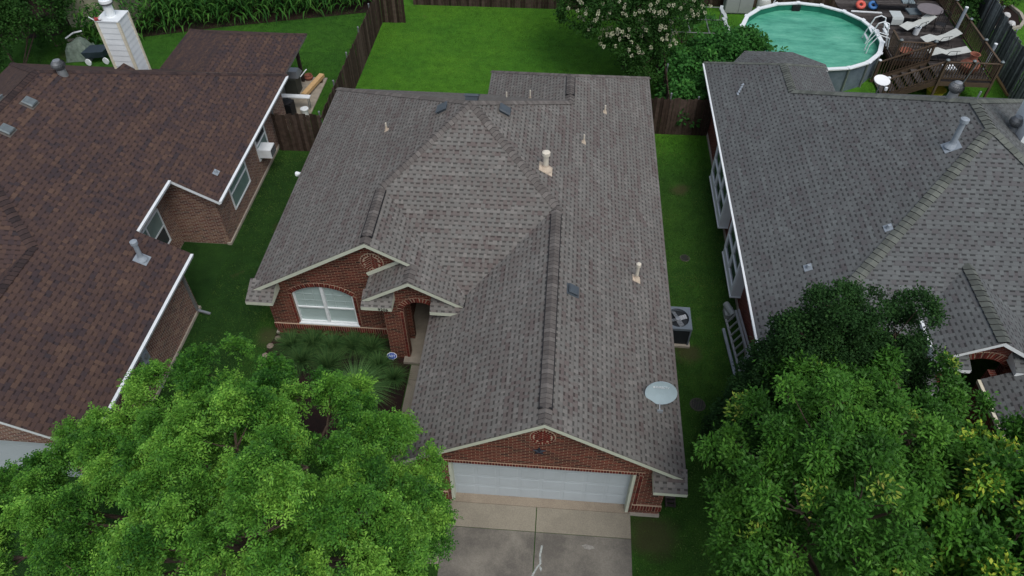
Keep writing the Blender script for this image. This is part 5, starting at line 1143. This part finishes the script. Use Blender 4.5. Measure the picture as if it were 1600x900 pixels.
L2 = [(7.22, 11.0, 4.6, 0.85), (5.79, 10.8, 4.5, 0.85), (8.39, 11.1, 4.7, 0.85), (9.5, 10.9, 4.3, 0.7), (5.12, 10.2, 4.0, 0.6), (4.86, 8.86, 4.6, 0.85), (5.72, 8.68, 5.8, 1.1), (7.14, 8.91, 5.6, 1.05), (4.6, 7.82, 4.2, 0.75), (5.1, 7.17, 5.6, 1.0), (6.03, 7.12, 6.1, 1.1), (7.3, 7.7, 4.9, 0.7), (4.45, 6.95, 3.9, 0.7), (4.89, 6.3, 4.9, 1.0), (5.89, 6.33, 5.6, 0.9), (4.53, 5.6, 4.4, 1), (5.53, 5.46, 5.0, 1.0), (8.75, 9.9, 4.4, 0.75), (6.4, 10.0, 5.2, .9), (8.0, 9.6, 5.0, .8)]
L3 = [(10.3, 9.4, 4.5, 0.65), (9.1, 8.6, 4.8, 0.75), (9.5, 7.6, 5.4, 1.05), (8.55, 7.3, 4.9, 0.8), (8.72, 6.51, 5.4, 1.0), (8.1, 6.5, 4.5, 0.7), (11.0, 8.8, 4.7, 1.0), (10.13, 7.17, 5.0, 1.2), (8.38, 5.68, 5.0, 1.0)]
def make_tree(nm, label, base, lobes, kind, mat, cat='tree', r0=.16, kw={}, twig=120):
    root = thing(nm, label, cat, tuple(base)); V, F, R, C = (compound_crown if kind == 'c' else simple_crown)(lobes, **kw)
    limbs(root, base, lobes, C, r0, twig=twig); raw_mesh('crown', V, F, R, [mat], parent=root); return root
make_tree('front_yard_tree', 'large bright green feathery leaved tree at the lower left left of the driveway', (-6.0, 6.6, 0), shr(L1, .88), 'c', LF1, r0=.2, kw=dict(per=22, spr=105, nl=5, LL=.092, LW=.034, pr=.33, jit=.26))
make_tree('oak_tree', 'dark green broad leaved tree at the lower right beside the narrow side lawn', (6.2, 8.1, 0), shr(L2, .93), 's', LF2, r0=.18, kw=dict(per=22, lv=400, pr=.33, LL=.125, LW=.050, tipy=.08, jit=.24))
make_tree('young_tree', 'tree with yellow-green leaf tips in the lower right corner', (9.7, 7.2, 0), L3, 's', LF3, r0=.14, kw=dict(per=22, lv=400, pr=.36, LL=.15, LW=.064, tipy=.55, jit=.18))
def cone_lobes(x, y, h, r, n=7): return [(x + random.uniform(-.15, .15), y + random.uniform(-.15, .15), .8 + (h - .8) * k / (n - 1), r * (1 - .50 * (k / (n - 1)) ** 2.2)) for k in range(n)]
for (x, y, h, r_), lb in zip(((5.95, 11.9, 5.5, .9), (6.8, 12.1, 6.2, .95), (7.6, 12.0, 5.9, .8), (8.5, 12.2, 6.1, .72), (9.3, 12.1, 4.6, .55)),
        ('leftmost dark holly nearest the silver ladder', 'second dark holly from the left, tall and broad, against the right house', 'small middle dark holly in the row against the right house', 'tall pointed dark holly with its tip over the blue-grey roof', 'rightmost dark holly next to the arched porch of the right house')):
    o = make_tree('holly_tree', lb, (x, y, 0), cone_lobes(x, y, h, r_), 's', LFJ, 'tree', .07, dict(per=64, lv=250, pr=.28, LL=.085, LW=.05, zmin=-.6, up=1), 30); o['group'] = 'dark hollies against the right house'
# crepe myrtle with cream blossom
LM = [(1.0, 32.3, 3.4, 1.1), (2.2, 31.6, 3.3, 1.1), (3.3, 31.8, 3.6, 1.15), (4.4, 32.0, 3.5, 1.0), (5.0, 33.0, 3.6, 1.0), (1.6, 33.6, 4.1, 1.2), (3.0, 33.4, 4.4, 1.3), (4.3, 34.4, 4.3, 1.2), (.6, 34.4, 3.9, 1.2), (2.4, 35.2, 4.6, 1.3), (3.6, 31.2, 2.6, .8), (2.6, 31.0, 2.5, .7), (3.6, 30.9, 1.6, .7)]
mt = make_tree('flowering_tree', 'dark leaved tree covered in cream blossom at the right of the middle lawn', (3.0, 33.2, 0), LM, 's', LFM, r0=.12, kw=dict(per=36, lv=170, pr=.40, LL=.13, LW=.07))
Cm, Om, _ = clusters(LM, 62, -.15, .12); sel = (Om[:, 1] < .75) & (Cm[:, 2] > 2.2); Cm, Om = Cm[sel], Om[sel]; n = len(Cm) * 30; ci = np.repeat(np.arange(len(Cm)), 30)
rd_ = rdir(n); p = Cm[ci] + Om[ci] * .46 + rd_ * np.array([.05, .05, .07]) * RNG.random((n, 1)) ** .4
D = unit(rd_ + rdir(n) * .4); S = unit(np.cross(D, rdir(n))); V, F, R = leaf_quads(p, D, S, .055, .05, RNG.random(n)); raw_mesh('blossom', V, F, R, [FLW], parent=mt)
# shrubs
def shrub(label, lobes, mat, kw, cat='shrub', nm='leafy_shrub', group=None):
    x, y = lobes[0][0], lobes[0][1]; root = thing(nm, label, cat, (x, y, 0), group); V, F, R, C = simple_crown(lobes, **kw)
    t = MB()
    for l in lobes: t.tube([(x, y, 0), (l[0] * .6 + x * .4, l[1] * .6 + y * .4, l[2] * .5), l[:3]], [.04, .03, .015], BARK, 6)
    t.build('stem', root); raw_mesh('foliage', V, F, R, [mat], parent=root); return root
kb = dict(per=28, lv=90, pr=.38, LL=.20, LW=.13, zmin=-.3)
shrub('leafy green shrub filling the corner behind the right fence panel', [(5.4, 29.2, .9, .75), (5.5, 30.6, 1.2, .8), (5.3, 31.8, 1.1, .7), (5.6, 28.6, .8, .6)], LFB, kb, group='leafy shrubs behind the right house')
shrub('leafy green shrub overhanging the metal frame beside the right house', [(6.8, 31.3, 1.3, .8), (6.4, 30.0, 1.1, .8), (7.2, 32.4, 1.4, .8), (6.5, 32.9, 1.1, .6)], LFB, kb, group='leafy shrubs behind the right house')
shrub('leafy green shrub climbing over the left rim of the pool', [(8.3, 32.3, 1.4, .75), (8.7, 33.2, 1.4, .6), (7.9, 33.6, 1.2, .7), (9.0, 32.3, 1.3, .5)], LFB, kb, group='leafy shrubs behind the right house')
shrub('weedy green plants growing up through the metal frame', [(6.0, 36.0, .45, .6), (7.0, 36.4, .5, .7), (7.7, 35.7, .5, .6), (5.6, 37.2, .4, .6), (6.8, 37.5, .4, .6)], LFB, dict(per=20, lv=60, pr=.35, LL=.16, LW=.07))
shrub('thin green shoot rising between the bay roof and the pool water', [(9.9, 31.6, 1.6, .3), (10.15, 31.5, 2.1, .22)], LFB, dict(per=30, lv=26, pr=.2, LL=.16, LW=.1))
shrub('dense dark green tree crown at the upper left edge', [(-26.2, 30.2, 2.2, 1.5), (-25.4, 31.5, 2.6, 1.3), (-27.5, 31.5, 3.2, 1.6), (-25.6, 33.0, 2.6, 1.1), (-26.6, 34.6, 3.0, 1.2)], LFM, dict(per=22, lv=170, pr=.42, LL=.15, LW=.08), 'tree', 'garden_tree')
shrub('low green bush right of the dense tree in the far left garden', [(-26.0, 33.2, .6, .7), (-25.1, 33.0, .5, .45)], LFM, dict(per=26, lv=90, pr=.3, LL=.14, LW=.08))
for lb, lo in (('shaded dark tree against the far left fence', [(-29.5, 38.5, 2.6, 1.9), (-31, 37, 2.6, 2.0), (-28.5, 40, 2.8, 1.6), (-27.2, 41.5, 3.2, 1.5), (-25.2, 42.3, 3.4, 1.4)]), ('shaded dark bush mass left of the garden shed', [(-27.6, 38.6, 1.0, 1.1), (-26.9, 37.6, .8, .8)])):
    shrub(lb, lo, LFJ, dict(per=16, lv=120, pr=.5, LL=.16, LW=.09), 'tree', 'garden_tree')
shrub('yellow-green bush in the bed beyond the grey fence', [(23.1, 41.6, .5, .45), (23.5, 41.2, .4, .3)], LF3, dict(per=30, lv=80, pr=.25, LL=.12, LW=.06, tipy=.6))
shrub('olive bush at the back of the bed beyond the grey fence', [(24.0, 42.2, .6, .6), (24.6, 41.7, .5, .5), (23.6, 43, .7, .6)], LFM, dict(per=30, lv=80, pr=.3, LL=.12, LW=.05))
shrub('green shrub between the deck railing and the grey fence', [(20.4, 39.3, 1.2, .7), (20.9, 40.0, 1.4, .6), (20.2, 38.0, .8, .5)], LFM, kb)
shrub('low dark hedge plant under the dark tree beside the brick arch', [(10.4, 12.0, .8, .6), (11.3, 11.6, .7, .6), (11.5, 10.6, .8, .6)], LFM, dict(per=26, lv=100, pr=.3, LL=.13, LW=.06))
# strap leaved grasses
def blades(name, label, cs, nb, L, W, mat, cat, spread=.9, rise=.9, group=None, segs=5, curve=1.3):
    x0_, y0_ = cs[0][:2]; n = nb * len(cs); ci = np.repeat(np.arange(len(cs)), nb); c = np.array([[a[0], a[1], 0] for a in cs])[ci]; sc = np.array([a[2] for a in cs])[ci]
    az_ = RNG.random(n) * 2 * np.pi; out = RNG.random(n) ** .6 * spread; h = np.stack([np.cos(az_), np.sin(az_), np.zeros(n)], 1); side = np.stack([-np.sin(az_), np.cos(az_), np.zeros(n)], 1)
    LL = L * sc * (.6 + .5 * RNG.random(n)); base = c + h * (.10 * sc * RNG.random(n))[:, None]; Vs = []
    for k in range(segs + 1):
        f = k / segs; hor = out * f * (.5 + .6 * f); ver = rise * f - curve * .55 * out * f ** 2.3
        p = base + h * (LL * hor)[:, None] + np.array([0, 0, 1.]) * (LL * ver)[:, None]; p[:, 2] = np.maximum(p[:, 2], .01)
        wd = W * (1 - f) ** .6 + .001; Vs.append(p + side * wd / 2); Vs.append(p - side * wd / 2)
    V = np.stack(Vs, 1); m_ = V.shape[1]; V = V.reshape(-1, 3); F = []
    for k in range(segs): F.append(np.stack([np.arange(n) * m_ + 2 * k, np.arange(n) * m_ + 2 * k + 1, np.arange(n) * m_ + 2 * k + 3, np.arange(n) * m_ + 2 * k + 2], 1))
    R = np.tile(RNG.random(n), segs); o = raw_mesh(name, V, np.concatenate(F), R, [mat]); tag(o, label, cat, group); return o
GB1 = leaf_mat('fountain_grass_blades', [(0, (.045, .12, .035)), (.5, (.09, .21, .065)), (1, (.17, .32, .11))]); GB2 = leaf_mat('lily_turf_blades', [(0, (.022, .066, .02)), (.5, (.05, .12, .036)), (1, (.11, .20, .06))])
blades('fountain_grass', 'large round clump of arching fountain grass in the front bed', [(-5.85, 13.15, 1.)], 1500, 1.35, .012, GB1, 'ornamental grass', spread=.95, rise=.75)
for k, (x, y, s_) in enumerate(((-8.4, 14.75, .9), (-7.7, 14.85, 1.), (-7.0, 14.7, .95), (-6.35, 14.85, 1.), (-5.75, 14.8, .95), (-7.9, 14.15, .9), (-7.0, 14.0, 1.), (-5.35, 14.15, .8), (-4.8, 13.7, .7))):
    lb = ('lily turf clump at the left end under the arched window', 'second lily turf clump from the left along the brick wall', 'third lily turf clump from the left along the brick wall', 'fourth lily turf clump from the left along the brick wall', 'lily turf clump against the wall nearest the porch pillar', 'left lily turf clump of the front pair in the bed', 'right lily turf clump of the front pair, behind the fountain grass', 'lily turf clump between the fountain grass and the porch pillar', 'small lily turf clump beside the front walkway')[k]
    blades('lily_turf', lb, [(x, y, s_)], 520, 1.1, .014, GB2, 'ornamental grass', spread=.8, rise=.75, group='lily turf clumps under the arched window')
# corn field: dense rows, one mass
CORN = leaf_mat('corn_leaves', [(0, (.016, .068, .013)), (.5, (.036, .125, .02)), (1, (.08, .20, .035))], .25)
cs = []
def corn_front(x): return np.interp(x, [-24, -22.0, -20.6, -18.2, -14, -10.6], [34.0, 34.3, 35.2, 36.0, 37.3, 38.5])
for x in np.arange(-23.0, -10.3, .36):
    y = corn_front(x)
    while y < 45.5:
        if not (x < -22.4 and y > 34.9 and y < 38.6): cs.append((x + RNG.uniform(-.09, .09), y + RNG.uniform(-.09, .09), RNG.uniform(.85, 1.12)))
        y += .38
for x in np.arange(-24.5, -23.0, .33):
    for y in np.arange(33.3, 34.9, .36): cs.append((x + RNG.uniform(-.08, .08), y + RNG.uniform(-.08, .08), RNG.uniform(.75, .95)))
n = len(cs); Vs, Fs, Rs = [], [], []; off = 0
P = np.array(cs)
for k in range(11):
    m_ = len(P); az_ = RNG.random(m_) * 2 * np.pi; h = np.stack([np.cos(az_), np.sin(az_), 0 * az_], 1); sd_ = np.stack([-np.sin(az_), np.cos(az_), 0 * az_], 1)
    zb = (.25 + k * .17) * P[:, 2]; L = .75 * P[:, 2] * (1 - .03 * k); col = []
    for j in range(6):
        f = j / 5; hor = L * f * .8; ver = L * (1.15 * f - 1.5 * f ** 2.2) * .75; wd = .085 * math.sin(math.pi * min(.98, f * .85 + .12)) + .004
        p = np.stack([P[:, 0], P[:, 1], zb], 1) + h * hor[:, None] + np.array([0, 0, 1.]) * ver[:, None]; col += [p + sd_ * wd / 2, p - sd_ * wd / 2]
    V = np.stack(col, 1).reshape(-1, 3); Vs.append(V); r = RNG.random(m_)
    for j in range(5): Fs.append(np.stack([off + np.arange(m_) * 12 + 2 * j, off + np.arange(m_) * 12 + 2 * j + 1, off + np.arange(m_) * 12 + 2 * j + 3, off + np.arange(m_) * 12 + 2 * j + 2], 1)); Rs.append(r)
    off += len(V)
o = raw_mesh('corn_field', np.concatenate(Vs), np.concatenate(Fs), np.concatenate(Rs), [CORN]); tag(o, 'dense bright green corn field behind the brown roofed house', 'corn field', kind='stuff')
sp_ = MB(); sp_.poly([(-23.2, 34.0, .012), (-18.2, 35.8, .012), (-10.3, 38.2, .012), (-10.2, 41.0, .012), (-23.2, 41.0, .012)], MULCH); struct(sp_.build('corn_soil'))

# short turf standing over the visible lawns: real blades for texture
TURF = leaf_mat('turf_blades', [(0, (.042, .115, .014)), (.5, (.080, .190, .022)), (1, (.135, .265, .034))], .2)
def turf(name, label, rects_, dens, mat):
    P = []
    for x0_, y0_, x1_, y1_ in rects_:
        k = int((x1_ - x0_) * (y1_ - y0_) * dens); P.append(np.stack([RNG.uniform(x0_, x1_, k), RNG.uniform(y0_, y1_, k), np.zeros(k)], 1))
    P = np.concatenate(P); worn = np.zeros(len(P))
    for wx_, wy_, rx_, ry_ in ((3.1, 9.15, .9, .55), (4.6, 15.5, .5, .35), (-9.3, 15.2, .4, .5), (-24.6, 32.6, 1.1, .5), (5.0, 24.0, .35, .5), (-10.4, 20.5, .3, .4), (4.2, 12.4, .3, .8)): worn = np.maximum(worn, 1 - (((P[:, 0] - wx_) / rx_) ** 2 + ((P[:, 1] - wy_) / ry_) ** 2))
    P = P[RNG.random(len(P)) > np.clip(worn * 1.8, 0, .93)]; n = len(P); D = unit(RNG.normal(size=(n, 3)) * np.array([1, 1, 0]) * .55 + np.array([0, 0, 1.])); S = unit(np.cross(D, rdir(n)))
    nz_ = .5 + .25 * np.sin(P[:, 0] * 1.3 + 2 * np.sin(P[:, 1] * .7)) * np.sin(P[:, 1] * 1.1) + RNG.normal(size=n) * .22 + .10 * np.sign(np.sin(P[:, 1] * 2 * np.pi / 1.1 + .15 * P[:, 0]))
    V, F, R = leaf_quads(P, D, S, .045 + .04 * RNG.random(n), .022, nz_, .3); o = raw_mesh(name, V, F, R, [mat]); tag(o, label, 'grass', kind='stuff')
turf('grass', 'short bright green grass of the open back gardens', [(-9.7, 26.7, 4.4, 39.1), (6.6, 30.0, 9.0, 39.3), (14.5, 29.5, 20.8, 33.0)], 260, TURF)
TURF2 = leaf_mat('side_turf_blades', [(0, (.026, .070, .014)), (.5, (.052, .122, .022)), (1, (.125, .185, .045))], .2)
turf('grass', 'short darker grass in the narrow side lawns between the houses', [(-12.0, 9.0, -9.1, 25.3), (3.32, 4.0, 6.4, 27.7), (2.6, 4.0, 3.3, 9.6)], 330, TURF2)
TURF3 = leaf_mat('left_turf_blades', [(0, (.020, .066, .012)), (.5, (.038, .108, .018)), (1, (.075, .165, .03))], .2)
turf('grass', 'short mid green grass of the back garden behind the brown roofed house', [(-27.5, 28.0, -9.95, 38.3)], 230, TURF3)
# dark sheet in mulch colour, painted in as the far left trees' shade
lt = MB(); lt.poly([(-33, 34.6, .008), (-28.5, 33.6, .008), (-26.4, 34.3, .008), (-26.3, 41, .008), (-33, 41, .008)], MULCH); struct(lt.build('painted_shade_ground'))
